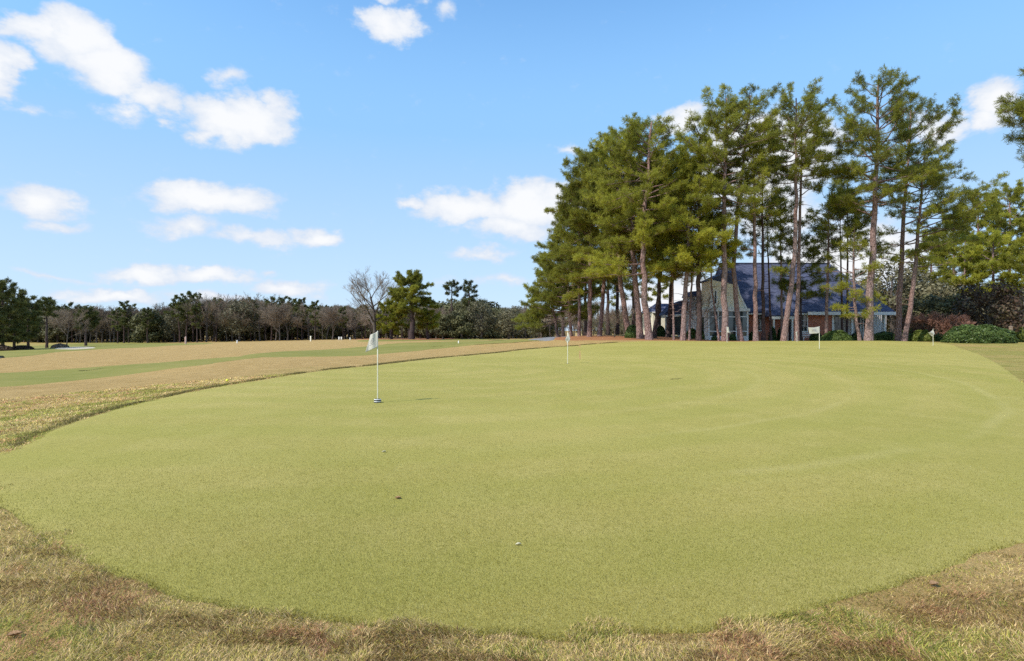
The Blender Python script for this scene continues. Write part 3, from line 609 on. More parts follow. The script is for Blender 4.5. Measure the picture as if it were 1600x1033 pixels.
for i, (bx, Y, tx, ty, cby, hwp, wp, op, lab) in enumerate(PINES):
    op = dict(op); op['dens'] = op['dens'] * (1.18 if i < 11 else 1.06); bark = op.pop('bark', 'bark'); x = X_(bx, Y); z = h1(x, Y); s = Y / F
    h = Z_(ty, Y) - z - .8; cb_ = Z_(cby, Y) - z
    geo = pine_geo(100 + i, h, wp * s / 2 * .84, cb_, hwp * s * (1.32 if i < 11 else 1.42), top=((tx - bx) * s, random.Random(i).uniform(-1, 1)), extra=EXTRA.get(i, ()), **op)
    build_pine('pine_tree', (x, Y, z), geo, bark=bark, label=lab, cat='pine tree', group=G_)


# ------------------------------------------------------------------ other kinds of tree
def broadleaf_geo(seed, h, wd, n=3500, leaf=.42, base=.22, nl=16, tr=.28, hang=0):
    rg = np.random.default_rng(seed); rd = random.Random(seed); g = Geo()
    g.tube([(0, 0, -.3), (rd.uniform(-.1, .1), 0, h * .2), (rd.uniform(-.3, .3), rd.uniform(-.3, .3), h * .5), (0, 0, h * .8)], [tr * 1.2, tr, tr * .6, tr * .15], 7)
    C = []; Nn = []; T = []
    for i in range(nl):
        a = i * 2.4 + rd.uniform(-.4, .4); t = (i + .5) / nl; zz = h * (base + (1 - base) * (t * .88 + .02)); rr = wd * math.sqrt(max(.03, 1 - (t * 1.35 - .45) ** 2)) * rd.uniform(.45, .8)
        c = np.array([math.cos(a) * rr, math.sin(a) * rr, zz]); br = wd * rd.uniform(.26, .46); g.tube([(0, 0, h * max(.15, base * .7) + t * h * .25), c * np.array([.5, .5, .86]), c], [tr * .35, tr * .2, .02], 4)
        k = int(n / nl * (br / (wd * .36)) ** 2); d = unit(rg.normal(0, 1, (k, 3))); rad = br * rg.uniform(.35, 1.15, (k, 1)) ** .6
        lump = .8 + .5 * fbm(d[:, 0] * 3 + i, d[:, 1] * 3 + d[:, 2] * 2, seed, 3)[:, None]
        C.append(c + d * rad * lump * np.array([1, 1, .72])); Nn.append(d + np.array([0, 0, .4])); T.append(np.full(k, .45 + rd.gauss(0, .14)) + rg.normal(0, .16, k))
    C = np.concatenate(C); Nn = np.concatenate(Nn); T = np.concatenate(T)
    if hang: C[:, 2] -= rg.exponential(hang, len(C)) * (rg.random(len(C)) < .4)
    C[:, 2] = np.maximum(C[:, 2], .15)
    return g, leaves_mesh(C, Nn, rg.uniform(.5, 1.2, len(C)) * leaf * .6, T, rg)
def bare_geo(seed, h, spread=.75, tr=.3, depth=6, twig=.012, fork=.12, up=.35):
    rg = random.Random(seed); g = Geo(); tw = Geo()
    def grow(p, d, L, r, lev):
        pts = [p]; n = 4 if lev < 3 else 3
        for i in range(n):
            d = d + np.array([rg.gauss(0, .12), rg.gauss(0, .12), rg.gauss(0, .07) + .035 * up * 3]); d = d / np.linalg.norm(d); pts.append(pts[-1] + d * L / n)
        r1 = max(twig * .7, r * .62); (g if lev < 3 else tw).tube(pts, np.linspace(r, r1, n + 1), 6 if lev < 2 else (4 if lev < 3 else 3), False)
        if lev >= depth: return
        kids = rg.choice((2, 3, 3)) if lev else 5
        for q in range(kids + (2 if lev >= 2 else 0)):
            t = 1 if q < 2 else rg.uniform(.35, .95); i = min(int(t * n), n - 1); b = pts[i] + (pts[i + 1] - pts[i]) * (t * n - i)
            a = rg.uniform(0, 6.28); sp = spread * rg.uniform(.6, 1.25) * (1 if lev else .9); pr = np.cross(d, [math.cos(a), math.sin(a), .3]); pr = pr / (np.linalg.norm(pr) + 1e-6)
            dd = d * math.cos(sp) + pr * math.sin(sp) + np.array([0, 0, up * .45]); grow(b, dd / np.linalg.norm(dd), L * rg.uniform(.58, .84), max(twig, r1 * rg.uniform(.5, .8)), lev + 1)
    grow(np.array([0, 0, -.3]), np.array([rg.gauss(0, .03), rg.gauss(0, .03), 1.]), h * .30, tr, 0)
    V = np.concatenate(g.V + tw.V); k = h / V[:, 2].max()
    for gg in (g, tw): gg.V = [v * np.array([k, k, k]) for v in gg.V]
    return g, tw
def fan_geo(seed, h, limbs=11, tr=.42, wide=.44):
    """a broad leafless crown: limbs rising from a short trunk, each with side branches, twigs and twiglets"""
    rg = random.Random(seed); g = Geo(); tw = Geo()
    def arc(geo, p, d, L, r0, r1, n, lift, k, wob=.09):
        pts = [p]
        for i in range(n): d = unit(d + np.array([rg.gauss(0, wob), rg.gauss(0, wob), lift / n])); pts.append(pts[-1] + d * L / n)
        geo.tube(pts, np.linspace(r0, r1, n + 1), k, False); return pts
    def side(d, ang):
        a = rg.uniform(0, 6.28); q = unit(np.cross(d, np.array([math.cos(a), math.sin(a), .2]))); return unit(d * math.cos(ang) + q * math.sin(ang) + np.array([0, 0, .18]))
    tp = arc(g, np.array([0, 0, -.3]), np.array([.02, 0, 1.]), h * .62, tr, tr * .35, 8, 0, 8, .05)
    for i in range(limbs):
        t = .36 + .64 * i / limbs; j = min(int(t * 8), 7); p = tp[j] + (tp[j + 1] - tp[j]) * (t * 8 - j); a = i * 2.4 + rg.uniform(-.3, .3); e = .22 + .85 * t + rg.gauss(0, .1)
        L = h * (.66 - .28 * t) * rg.uniform(.9, 1.1); lp = arc(g, p, np.array([math.cos(a) * math.cos(e), math.sin(a) * math.cos(e), math.sin(e)]), L, tr * (.42 - .2 * t), .03, 8, .15, 6)
        for q in range(11):
            u = rg.uniform(.2, 1); j = min(int(u * 8), 7); b = lp[j] + (lp[j + 1] - lp[j]) * (u * 8 - j); d = side(unit(lp[j + 1] - lp[j]), rg.uniform(.45, .85)); l2 = L * (.62 - .34 * u) * rg.uniform(.7, 1.1)
            bp = arc(tw, b, d, l2, .035, .012, 5, .25, 4)
            for w2 in range(9):
                v = rg.uniform(.2, 1); j = min(int(v * 5), 4); c = bp[j] + (bp[j + 1] - bp[j]) * (v * 5 - j); d3 = side(unit(bp[j + 1] - bp[j]), rg.uniform(.4, .8)); l3 = l2 * (.6 - .25 * v) * rg.uniform(.6, 1.1)
                cp = arc(tw, c, d3, l3, .016, .008, 3, .2, 3)
                for w3 in range(3): v3 = rg.uniform(.3, 1); j = min(int(v3 * 3), 2); arc(tw, cp[j] + (cp[j + 1] - cp[j]) * (v3 * 3 - j), side(unit(cp[j + 1] - cp[j]), .6), l3 * .5, .010, .006, 2, .1, 3)
    k = h / max(v[:, 2].max() for v in tw.V)
    for gg in (g, tw): gg.V = [v * k for v in gg.V]
    return g, tw
def geo_bare_obj(root, g, tw, bark, twm):
    g.obj('trunk', M[bark], root); V, f = tw.arrays(); mesh_obj('crown', V, f, M[twm], root, attrs={'tint': np.random.default_rng(1).uniform(0, 1, len(V))})
def b_obj(root, gg, bark, leafm):
    g, (V, f, T) = gg; g.obj('trunk', M[bark], root); mesh_obj('crown', V, f, M[leafm], root, attrs={'tint': T})
def lowpine(seed, h, hw, cbf=.4, dens=.6, yel=.45, tuft=.5, tr=.2, prof='round'):
    return pine_geo(seed, h, tr, h * cbf, hw, dens, None, (random.Random(seed).uniform(-.5, .5), 0), yel, prof, tuft, (), 0, False)
def place(root, px, Y, top=None, h=None, rz=0, wide=1.0):
    x = X_(px, Y); z = h1(x, Y); s = (Z_(top, Y) - z) / h if top else 1
    root.location = (x, Y, z - .05); root.rotation_euler = (0, 0, rz); root.scale = (s * wide, s * wide, s); return root

# prototypes for the tree line: kind -> list of (root, height)
PROTO = {}; RAW = {}
def proto(kind, i, geo, h, bark, mat):
    RAW.setdefault(kind, []).append((geo, h, bark, mat)); PROTO.setdefault(kind, []).append([None, h])
for i in range(4): proto('pine', i, lowpine(300 + i, 13, 2.7 + .3 * i, .38 + .06 * i, .42, .45), 13, 'barkdark', 'needle_far')
for i in range(3): proto('oak', i, broadleaf_geo(320 + i, 10, 4.2, 4200, .5, .12), 10, 'greybark', 'oak')
for i in range(3): proto('grey', i, broadleaf_geo(340 + i, 12, 4.6, 3600, .42, .2, 20, .28, .5), 12, 'greybark', 'mossoak')
for i in range(4): proto('bare', i, bare_geo(360 + i, 13, .62, .2, 5, .028) if i % 2 else fan_geo(360 + i, 13, 8, .2), 13, 'greybark', 'twig')
NAMES = dict(pine='pine_tree', oak='evergreen_oak', grey='mossy_oak', bare='bare_tree')
LABS = dict(pine=('dark pine in the far tree line across the fairways', 'pine tree', 'pines of the far tree line'),
            oak=('rounded dark evergreen oak in the far tree line', 'oak tree', 'evergreen oaks of the far tree line'),
            grey=('grey-green mossy oak in the far tree line', 'oak tree', 'mossy oaks of the far tree line'),
            bare=('leafless brown tree in the far tree line', 'bare tree', 'leafless trees of the far tree line'))
def instance(kind, i, label=None):
    pr = PROTO[kind][i]; gm, h, bark, mat = RAW[kind][i]
    if pr[0] is None:
        r = empty(NAMES[kind])
        if kind == 'pine': g, _, tf, rg = gm; g.obj('trunk', M[bark], r); tuft_obj('crown', tf, rg, M[mat], r, 8, .2)
        elif kind == 'bare': geo_bare_obj(r, gm[0], gm[1], bark, mat)
        else: b_obj(r, gm, bark, mat)
        pr[0] = r
    else: r = copy_tree(pr[0])
    l, c, gr = LABS[kind]; tag(r, label or l, c, gr); return r, h
rd = random.Random(77)
SEG = [(100,150,478,'pbb'),(150,182,484,'bbb'),(182,232,483,'ppb'),(228,272,490,'obg'),(272,312,469,'ppb'),(312,400,467,'gbbbp'),(396,412,461,'b'),(412,440,471,'pb'),(440,500,473,'ppb'),(500,570,479,'bbbp'),(570,640,482,'bbp'),
       (655,700,478,'obp'),(695,765,474,'oog'),(765,835,480,'goob')]
KD = dict(p='pine', b='bare', g='grey', o='oak')
nA = 0; LINE = []
for x0, x1, top, ks in SEG:
    x = x0 + 2
    while x < x1:
        kd = KD[rd.choice(ks)]; i = rd.randrange(len(PROTO[kd])); r, h = instance(kd, i); Y = (168 if x < 560 else 158) + rd.uniform(-10, 14)
        if x < 180: Y = 175
        place(r, x + rd.uniform(-2, 2), Y, top - 3 + rd.gauss(0, 5), h, rd.uniform(0, 6.28), 1.1 if kd != 'bare' else 1.25); x += rd.uniform(6.5, 10); nA += 1; LINE.append((x, kd, r))
MARKS = [(-99, 'the left edge'), (110, 'the sand bunker'), (290, 'the pinkish marker post'), (370, 'the small pale stake'), (485, 'the cream post'), (587, 'the big leafless tree'), (643, 'the large green pine'), (733, 'the thin pine pair'), (2000, '')]
DESC = dict(pine='dark pine', oak='dark rounded oak', grey='grey-green mossy oak', bare='leafless brown tree'); ORD = ['first', 'second', 'third', 'fourth', 'fifth', 'sixth', 'seventh', 'eighth', 'ninth', 'tenth', 'eleventh', 'twelfth', 'thirteenth', 'fourteenth']
cnt = {}
for x, kd, r in sorted(LINE, key=lambda t: t[2].location.x / t[2].location.y):
    px = r.location.x / r.location.y * F + CX; m = [k for k in MARKS if k[0] <= px][-1][1]; c = cnt.get((kd, m), 0); cnt[(kd, m)] = c + 1
    r['label'] = '%s of the tree line, %s such right of %s' % (DESC[kd], ORD[c], m)
# the wood behind, one mass with no single tree to tell apart
def mass(name, spots, seed, label_group=None):
    rg = random.Random(seed); VV = {}; 
    for px, Y, top, kd in spots:
        i = rg.randrange(len(RAW[kd])); i = i | 1 if kd == 'bare' else i; gm, h, bark, mat = RAW[kd][i]; key = (kd, i)
        if key not in mass.cache:
            if kd == 'pine': g, _, tf, rgn = gm; C = np.array([t[0] for t in tf])[::2]; D = unit(np.array([t[1] for t in tf])[::2]); V2, f2, T2 = tufts_mesh(C, D, np.array([t[2] for t in tf])[::2] * 1.4, np.array([t[3] for t in tf])[::2], rgn, 6, .28)
            elif kd == 'bare': V2, f2 = gm[1].arrays(); T2 = np.random.default_rng(2).uniform(0, 1, len(V2)); g = gm[0]
            else: g = gm[0]; V2, f2, T2 = gm[1]
            V1, f1 = g.arrays(); mass.cache[key] = (V1, f1, V2, f2 if isinstance(f2, list) else [f2], T2)
        V1, f1, V2, f2, T2 = mass.cache[key]; x = X_(px, Y); z = h1(x, Y) - .2; s = (Z_(top, Y) - z) / h; a = rg.uniform(0, 6.28); ca, sa = math.cos(a), math.sin(a)
        Mx = np.array([[ca, -sa, 0], [sa, ca, 0], [0, 0, 1]]) * s * np.array([[1.15], [1.15], [1]])
        for V, fs, T, m in ((V1, f1, np.full(len(V1), .5), bark), (V2, f2, T2, mat)):
            d = VV.setdefault(m, [[], [], [], 0]); d[0].append(V @ Mx.T + np.array([x, Y, z])); d[1].append([f + d[3] for f in fs if len(f)]); d[2].append(T); d[3] += len(V)
    Vs = []; Fq = []; Ft = []; mq = []; mt = []; Ts = []; off = 0; mats = []
    for mi, (m, d) in enumerate(VV.items()):
        mats.append(M[m])
        for fs in d[1]:
            for f in fs: (Fq if f.shape[1] == 4 else Ft).append(f + off); (mq if f.shape[1] == 4 else mt).append(np.full(len(f), mi))
        Vs += d[0]; Ts += d[2]; off += d[3]
    o = mesh_obj(name, np.concatenate(Vs), [np.concatenate(Ft), np.concatenate(Fq)], None, attrs={'tint': np.concatenate(Ts)}, mats=mats, midx=np.concatenate(mt + mq))
    return tag(o, kind='stuff')
mass.cache = {}
sp = []
rg0 = random.Random(9)
tops = lambda x: np.interp(x, [-60, 60, 150, 260, 290, 400, 520, 600, 700, 830, 900, 1000, 1060, 1200, 1380, 1420, 1700], [470, 480, 487, 486, 474, 470, 478, 484, 478, 484, 488, 484, 488, 488, 470, 450, 440])
for row, (Y, st) in enumerate([(192, 7), (206, 7), (222, 8), (180, 11)]):
    x = -60
    while x < 840:
        sp.append((x, Y + rg0.uniform(-5, 5), tops(x) + rg0.gauss(5 if row != 3 else 14, 4), rg0.choice(['pine', 'bare', 'bare', 'grey', 'oak'] if row < 3 else ['bare', 'oak', 'bare']))); x += st * rg0.uniform(.7, 1.3)
mass('distant_woods', sp, 4)
sp = []
for row, (Y, st) in enumerate([(112, 13), (126, 13), (140, 13)]):
    x = 842
    while x < 1760:
        sp.append((x, Y + rg0.uniform(-5, 5), tops(x) + rg0.gauss(2 if row else 12, 4), rg0.choice(['bare', 'bare', 'pine', 'grey'] if x < 1380 else ['grey', 'grey', 'pine']))); x += st * rg0.uniform(.7, 1.3)
mass('woods_behind_houses', sp, 6)

# ---- trees one can point to, left to right
def single(kd, px, Y, top, label, wide=1.0, rz=0, i=0): r, h = instance(kd, i, label); del r['group']; return place(r, px, Y, top, h, rz, wide)
def hero_pine(px, Y, top, cby, hwp, wp, seed, label, **kw):
    s = Y / F; x = X_(px, Y); z = h1(x, Y); k = kw.pop('k', 13); wid = kw.pop('wid', .08); mat = kw.pop('mat', 'needle_far'); bark = kw.pop('bark', 'barkdark'); group = kw.pop('group', None)
    geo = pine_geo(seed, Z_(top, Y) - z, wp * s / 2, Z_(cby, Y) - z, hwp * s, stubs=False, **kw)
    return build_pine('pine_tree', (x, Y, z - .05), geo, k, wid, bark, mat, label=label, cat='pine tree', group=group)
LG = 'dark pines at the left edge'
hero_pine(-22, 84, 425, 535, 36, 5, 501, 'dark pine cut off by the left edge, tallest of the left group', dens=.9, tuft=.42, yel=.45, group=LG)
hero_pine(4, 88, 436, 535, 30, 5, 502, 'dark bushy pine standing second in the left edge group', dens=.9, tuft=.42, yel=.5, group=LG)
hero_pine(22, 92, 452, 532, 26, 4, 503, 'dark full pine in the middle of the left edge group', dens=.9, tuft=.42, yel=.55, group=LG)
hero_pine(44, 97, 462, 528, 24, 4, 504, 'dark full pine at the right end of the left edge group', dens=.9, tuft=.42, yel=.5, group=LG)
hero_pine(73, 105, 466, 495, 18, 4, 505, 'lone pine with a dark bare trunk right of the left edge group', dens=.8, tuft=.42, yel=.35)
single('bare', 104, 112, 476, 'leafless vine-grown tree by the bunker at left', .9, .4, 0)
hero_pine(134, 130, 480, 515, 20, 4, 506, 'dark bushy pine behind the sand bunker', dens=.8, tuft=.5, yel=.35)
b_ = fan_geo(514, 15.5); r = empty('bare_tree'); geo_bare_obj(r, b_[0], b_[1], 'greybark', 'twig'); place(r, 587, 122, 418, 15.5, 2.2, 1.2)
tag(r, 'big leafless tree standing above the tree line beside the large green pine', 'bare tree')
hero_pine(643, 118, 428, 490, 42, 9, 507, 'large full green pine right of the big leafless tree', dens=1.4, tuft=.38, yel=.40, mat='needle')
hero_pine(612, 124, 470, 520, 26, 4, 508, 'yellow-green young pine at the left foot of the large green pine', dens=1.1, tuft=.42, yel=.5, mat='needle')
hero_pine(668, 120, 487, 515, 22, 4, 509, 'low bright green pine at the right foot of the large green pine', dens=1.0, tuft=.42, yel=.6, mat='needle')
hero_pine(706, 140, 441, 462, 15, 4, 510, 'tall thin pine with a small tuft of crown, left of a pair', dens=.7, tuft=.45, yel=.35, airy=.2)
hero_pine(733, 140, 438, 478, 16, 4, 511, 'tall thin pine with ragged layered crown, right of a pair', dens=.7, tuft=.45, yel=.25, airy=.1)
for i, (px, top, kd, l) in enumerate([(693, 492, 'oak', 'dark spreading oak beside the low bright green pine'), (722, 486, 'oak', 'dark oak below the pair of tall thin pines'), (752, 470, 'grey', 'pale mossy oak with feathery top right of the thin pines'), (795, 480, 'grey', 'broad grey-green oak left of the pine grove')]):
    single(kd, px, 132, top, l, 1.25, i * 1.3, i % 3)
single('oak', 846, 105, 478, 'dark oak with low spreading limbs at the left tip of the grove', 1.1, 1.0, 2)

# bare small trees inside the left of the grove and shrubs on the straw
for i, (px, Y, top, l) in enumerate([(888, 70, 482, 'leafless pale sapling curving beside the second flag'), (905, 84, 470, 'leafless brown tree in the shade left of the grove'), (960, 58, 476, 'small leafless forked tree on the straw bed'), (935, 88, 466, 'leafless thicket tree behind the straw bed'), (975, 86, 470, 'leafless tree seen between the leaning trunks'), (860, 92, 480, 'leafless tree beside the cart path'), (1095, 56, 452, 'small leafless tree with pale forked limbs by the left wing')]):
    r, h = instance('bare', i % 4, l); del r['group']; place(r, px, Y, top, h, i * 1.1, .9)
for i, (px, Y, top, cby, hwp) in enumerate([(880, 92, 400, 480, 30), (915, 96, 380, 470, 30), (950, 92, 350, 470, 30), (990, 96, 380, 470, 30), (1030, 90, 360, 470, 30), (965, 78, 300, 440, 44), (1030, 74, 300, 420, 40)]):
    hero_pine(px, Y, top, cby, hwp, 6, 600 + i, 'shaded back pine of the grove behind the straw, %s trunk from the left' % ORD[[0, 1, 2, 4, 6, 3, 5][i]], dens=.7, tuft=.4, yel=.3, mat='needle', group='pines at the back of the grove')
# right background pines
for i, (px, Y, top, cby, hwp, l) in enumerate([(1490, 88, 318, 440, 42, 'background pine just right of the long reaching branch'), (1528, 92, 296, 430, 46, 'background pine above the reddish bushy tree'), (1578, 84, 288, 425, 50, 'background pine with yellow-green sprays near the right edge'),
        (1625, 90, 292, 430, 50, 'background pine cut by the right edge of the photo'), (1455, 98, 368, 450, 36, 'lower background pine behind the crossing pair'), (1552, 80, 360, 455, 44, 'lower light green pine between taller background pines'), (1605, 76, 380, 460, 40, 'lower light green pine at the right edge'), (1508, 84, 372, 470, 40, 'mid-height background pine left of the reddish bushy tree')]):
    hero_pine(px, Y, top, cby, hwp, 6, 620 + i, l, dens=.85, tuft=.4, yel=.6 if i > 3 else .5, mat='needle', bark='bark', group='background pines at the right')
for i, (px, Y, top, l) in enumerate([(1395, 84, 402, 'pale olive oak rising behind the porch end of the roof'), (1432, 88, 420, 'pale olive oak behind the crossing pine pair'), (1470, 80, 440, 'pale olive oak over the dark low tree'), (1500, 86, 430, 'pale olive oak behind the reddish bushy tree'), (1560, 78, 455, 'grey-green feathery oak right of the reddish tree'), (1600, 74, 450, 'grey-green feathery oak at the right edge'), (1350, 90, 430, 'pale olive oak peeking over the right slope of the roof')]):
    single('grey', px, Y, top, l, 1.15, i, i % 3)
single('oak', 1482, 60, 460, 'dark green low oak with black limbs behind the big hedge', 1.15, .5, 1)
single('oak', 1440, 64, 462, 'dark green oak right of the house porch', .9, .9, 0)
g_ = broadleaf_geo(700, 6.2, 3.2, 4200, .30, .16); r = empty('magnolia_tree'); b_obj(r, g_, 'greybark', 'redleaf'); place(r, 1548, 56, 442, 6.2); tag(r, 'dark reddish-leaved bushy tree behind the big clipped hedge', 'tree')
for i, (px, Y, top, l) in enumerate([(1452, 54, 484, 'leafless reddish crepe myrtle between porch and hedge'), (1432, 57, 486, 'leafless reddish crepe myrtle nearer the porch'), (1520, 52, 488, 'orange-brown bare shrub rising behind the clipped hedge')]):
    g2 = bare_geo(710 + i, 3.4, .75, .07, 5, .012, up=.2); r = empty('crepe_myrtle'); geo_bare_obj(r, g2[0], g2[1], 'greybark', 'redtwig'); place(r, px, Y, top, 3.4, i, 1.35); tag(r, l, 'shrub')
# near pine outside the frame whose branches reach in at the top right
gp = pine_geo(800, 15.5, .2, 10.5, 2.6, 1.2, None, (0, 0), .25, 'round', .26, [(11.6, math.pi, 2.7, .2, .2), (12.4, math.pi + .3, 2.7, .15, .2), (13.2, math.pi - .2, 2.6, .05, .2), (11.9, math.pi - .4, 2.6, -.1, .2), (12.8, math.pi, 2.8, -.05, .25)], 0, False)
xx = X_(1658, 30); build_pine('pine_tree', (xx, 30, h1(xx, 30)), gp, 15, .045, label='nearby pine whose dark sprays enter at the top right corner', cat='pine tree')

# ------------------------------------------------------------------ shrubs and hedges
def bush(name, px0, px1, top, Y, depth, mat, label, cat='shrub', leaf=.09, n=9000, group=None, flat=2.6, tint=.5, base=None):
    rg = np.random.default_rng(int(abs(px0 * 7 + px1))); x0, x1 = X_(px0, Y), X_(px1, Y); cx = (x0 + x1) / 2; z = h1(cx, Y); hz_ = Z_(top, Y) - z; a = (x1 - x0) / 2
    d = unit(rg.normal(0, 1, (n, 3))); d[:, 2] = np.abs(d[:, 2]); p = flat; nr = (np.abs(d) ** p).sum(1) ** (1 / p); d /= nr[:, None]
    lump = 1 + .16 * (fbm(d[:, 0] * a * 2.2 + 9, d[:, 1] * 3 + d[:, 2] * hz_ * 2.2, int(px0), 3) - .5) * 2
    rad = (1 - rg.exponential(.05, n)).clip(.4, 1) * lump
    C = d * rad[:, None] * np.array([a, depth / 2, hz_]); nr2 = d * np.array([1 / a, 2 / depth, 1 / hz_])
    T = tint + rg.normal(0, .2, n) + (fbm(C[:, 0] * 2.5, C[:, 2] * 2.5 + C[:, 1] * 2, 3, 3) - .5) * .7
    V, f, T = leaves_mesh(C, unit(nr2) * 1.0, rg.uniform(.6, 1.2, n) * leaf, T, rg); root = empty(name, (cx, Y, z)); mesh_obj('foliage', V, f, M[mat], root, attrs={'tint': T})
    g = Geo()
    for i in range(5): b = rg.uniform(-.3, .3, 2); g.tube([(0, 0, -.1), (b[0] * a * 1.3, b[1], hz_ * .4), (b[0] * a * 2, b[1] * 1.5, hz_ * .8)], [.03, .022, .01], 5)
    g.obj('stem', M['greybark'], root); return tag(root, label, cat, group)
bush('hedge', 1477, 1580, 508.5, 49, 3.2, 'shrub', 'large clipped rounded green hedge at the right edge of the green', 'hedge', .085, 16000, None, 2.6, .55)
SG = 'foundation shrubs along the house'
bush('shrub', 1283, 1329, 517, 54, 1.8, 'shrub', 'broad green shrub below the brick wall, right of the rectangular flag', leaf=.10, n=7000, group=SG, flat=2, tint=.6)
bush('shrub', 1266, 1284, 520, 57, 1.4, 'shrub', 'small dark shrub left of the broad one under the brick wall', leaf=.09, n=3000, group=SG, flat=2, tint=.2)
bush('shrub', 1330, 1346, 521, 57, 1.4, 'shrub', 'small dark shrub before the porch doors', leaf=.09, n=3000, group=SG, flat=2, tint=.15)
bush('hedge', 1362, 1403, 520, 57, 1.4, 'shrub', 'low dark green hedge right of the biggest pine', 'hedge', .08, 6000, SG, 3, .25)
bush('shrub', 1398, 1424, 518, 55, 1.6, 'shrub', 'green shrub at the foot of the crossing pines', leaf=.09, n=4500, group=SG, flat=2, tint=.45)
bush('shrub', 1424, 1456, 516, 54, 1.7, 'shrub_yellow', 'yellow-green shrub behind the right-hand flag', leaf=.09, n=5500, group=SG, flat=2)
bush('shrub', 1455, 1480, 519, 58, 1.6, 'shrub', 'dark green shrub between the yellow-green shrub and the clipped hedge', leaf=.09, n=4500, group=SG, flat=2, tint=.2)
bush('shrub', 1583, 1625, 512, 55, 1.8, 'shrub_yellow', 'green shrub cut by the right edge beyond the hedge', leaf=.09, n=5500, group=SG, flat=2)
bush('shrub', 1202, 1212, 511, 59, 1.1, 'shrub', 'upright dark shrub left of the brick entrance bay', leaf=.09, n=2600, group=SG, flat=2, tint=.1)
bush('shrub', 1216, 1222, 512, 59.5, 1.0, 'shrub', 'narrow dark shrub inside the entrance bay', leaf=.09, n=2000, group=SG, flat=2, tint=.1)
bush('shrub', 1171, 1179, 518, 59, 1.0, 'shrub', 'small dark shrub at the right corner of the sunroom', leaf=.08, n=1800, group=SG, flat=2, tint=.15)
bush('shrub', 1139, 1150, 523, 56, .9, 'shrub', 'small shrub under the middle sunroom window', leaf=.08, n=1800, group=SG, flat=2, tint=.25)
bush('shrub', 1112, 1120, 525, 56, .8, 'shrub', 'tiny grey-green shrub at the left corner of the sunroom', leaf=.07, n=1500, group=SG, flat=2, tint=.3)
bush('shrub', 1096, 1108, 515, 60, 1.1, 'shrub', 'round dark shrub by the pale side wall', leaf=.09, n=2600, group=SG, flat=2, tint=.3)
bush('shrub', 1072, 1090, 514, 62, 1.2, 'shrub', 'leafy green shrub before the left wing', leaf=.09, n=3000, group=SG, flat=2, tint=.5)
bush('shrub', 1024, 1040, 511, 66, 1.4, 'shrub', 'dark shrub against the beige outbuilding', leaf=.10, n=3000, group=SG, flat=2, tint=.2)
bush('shrub', 977, 998, 508, 56, 1.6, 'shrub', 'leafy green bush among the trunks on the straw bed', leaf=.10, n=4000, flat=2, tint=.5)
bush('shrub', -30, 20, 540, 84, 2.5, 'redleaf', 'low dark reddish thicket at the far left edge', leaf=.16, n=4000, flat=2, tint=.3)
bush('shrub', 18, 52, 541, 88, 2.5, 'redleaf', 'low dark thicket right of the reddish one at far left', leaf=.16, n=4000, flat=2, tint=.1)
bush('shrub', 82, 106, 538, 100, 2, 'twig', 'low pale brushy scrub beside the bunker', leaf=.14, n=2500, flat=2, tint=.4)

# ------------------------------------------------------------------ the house
class Kit:
    def __init__(s, root): s.r = root; s.o = np.array(root.location)
    def mesh(s, name, V, Fl, mat, parent=None):
        V = np.array(V, float) - s.o; me = bpy.data.meshes.new(name); me.from_pydata([tuple(v) for v in V], [], Fl); me.update(); me.materials.append(M[mat])
        o = bpy.data.objects.new(name, me); sc.collection.objects.link(o); o.parent = parent or s.r; return o
    def boxes(s, name, L, mat, parent=None):
        V = []; Fl = []
        for x0, x1, y0, y1, z0, z1 in L:
            n = len(V); V += [(x0,y0,z0),(x1,y0,z0),(x1,y1,z0),(x0,y1,z0),(x0,y0,z1),(x1,y0,z1),(x1,y1,z1),(x0,y1,z1)]
            Fl += [tuple(n + i for i in f) for f in ((0,3,2,1),(4,5,6,7),(0,1,5,4),(1,2,6,5),(2,3,7,6),(3,0,4,7))]
        return s.mesh(name, V, Fl, mat, parent)
    def prism(s, name, poly, y0, y1, mat, parent=None):
        """polygon in (x,z) pushed from y0 to y1"""
        n = len(poly); V = [(x, y0, z) for x, z in poly] + [(x, y1, z) for x, z in poly]
        Fl = [tuple(range(n)), tuple(range(2 * n - 1, n - 1, -1))] + [(i, n + i, n + (i + 1) % n, (i + 1) % n) for i in range(n)]
        return s.mesh(name, V, Fl, mat, parent)
    def window(s, x0, x1, z0, z1, y, nx=2, nz=3, fr=.09, name='window'):
        w_ = s.boxes(name, [(x0, x1, y - .02, y + .03, z0, z1)], 'glass'); t = .03
        L = [(x0 - fr, x0 + .01, y - .07, y - .022, z0 - fr, z1 + fr), (x1 - .01, x1 + fr, y - .07, y - .022, z0 - fr, z1 + fr), (x0 + .012, x1 - .012, y - .068, y - .022, z1 - .01, z1 + fr), (x0 + .012, x1 - .012, y - .068, y - .022, z0 - fr, z0 + .01)]
        for i in range(1, nx): c = x0 + (x1 - x0) * i / nx; L.append((c - t / 2, c + t / 2, y - .05, y - .023, z0 + .01, z1 - .01))
        for i in range(1, nz): c = z0 + (z1 - z0) * i / nz; L.append((x0 + .012, x1 - .012, y - .055, y - .024, c - t / 2, c + t / 2))
        s.boxes('frame', L, 'white', w_); return w_
Yh = 62.0
K = Kit(empty('brick_house', (X_(1230, Yh), Yh, .1)))
tag(K.r, 'red brick house with slate-blue roof and white sunroom behind the pines', 'house')
x = lambda p, Y=Yh: X_(p, Y); z = lambda p, Y=Yh: Z_(p, Y)
ye = 61.1; YR, YB = 66.5, 72.0
K.boxes('brick_wall', [(x(1168), x(1300), Yh, YB - .5, -.6, z(488.5)), (x(1300), x(1384), Yh + 3, YB - .5, -.6, z(490))], 'brick')
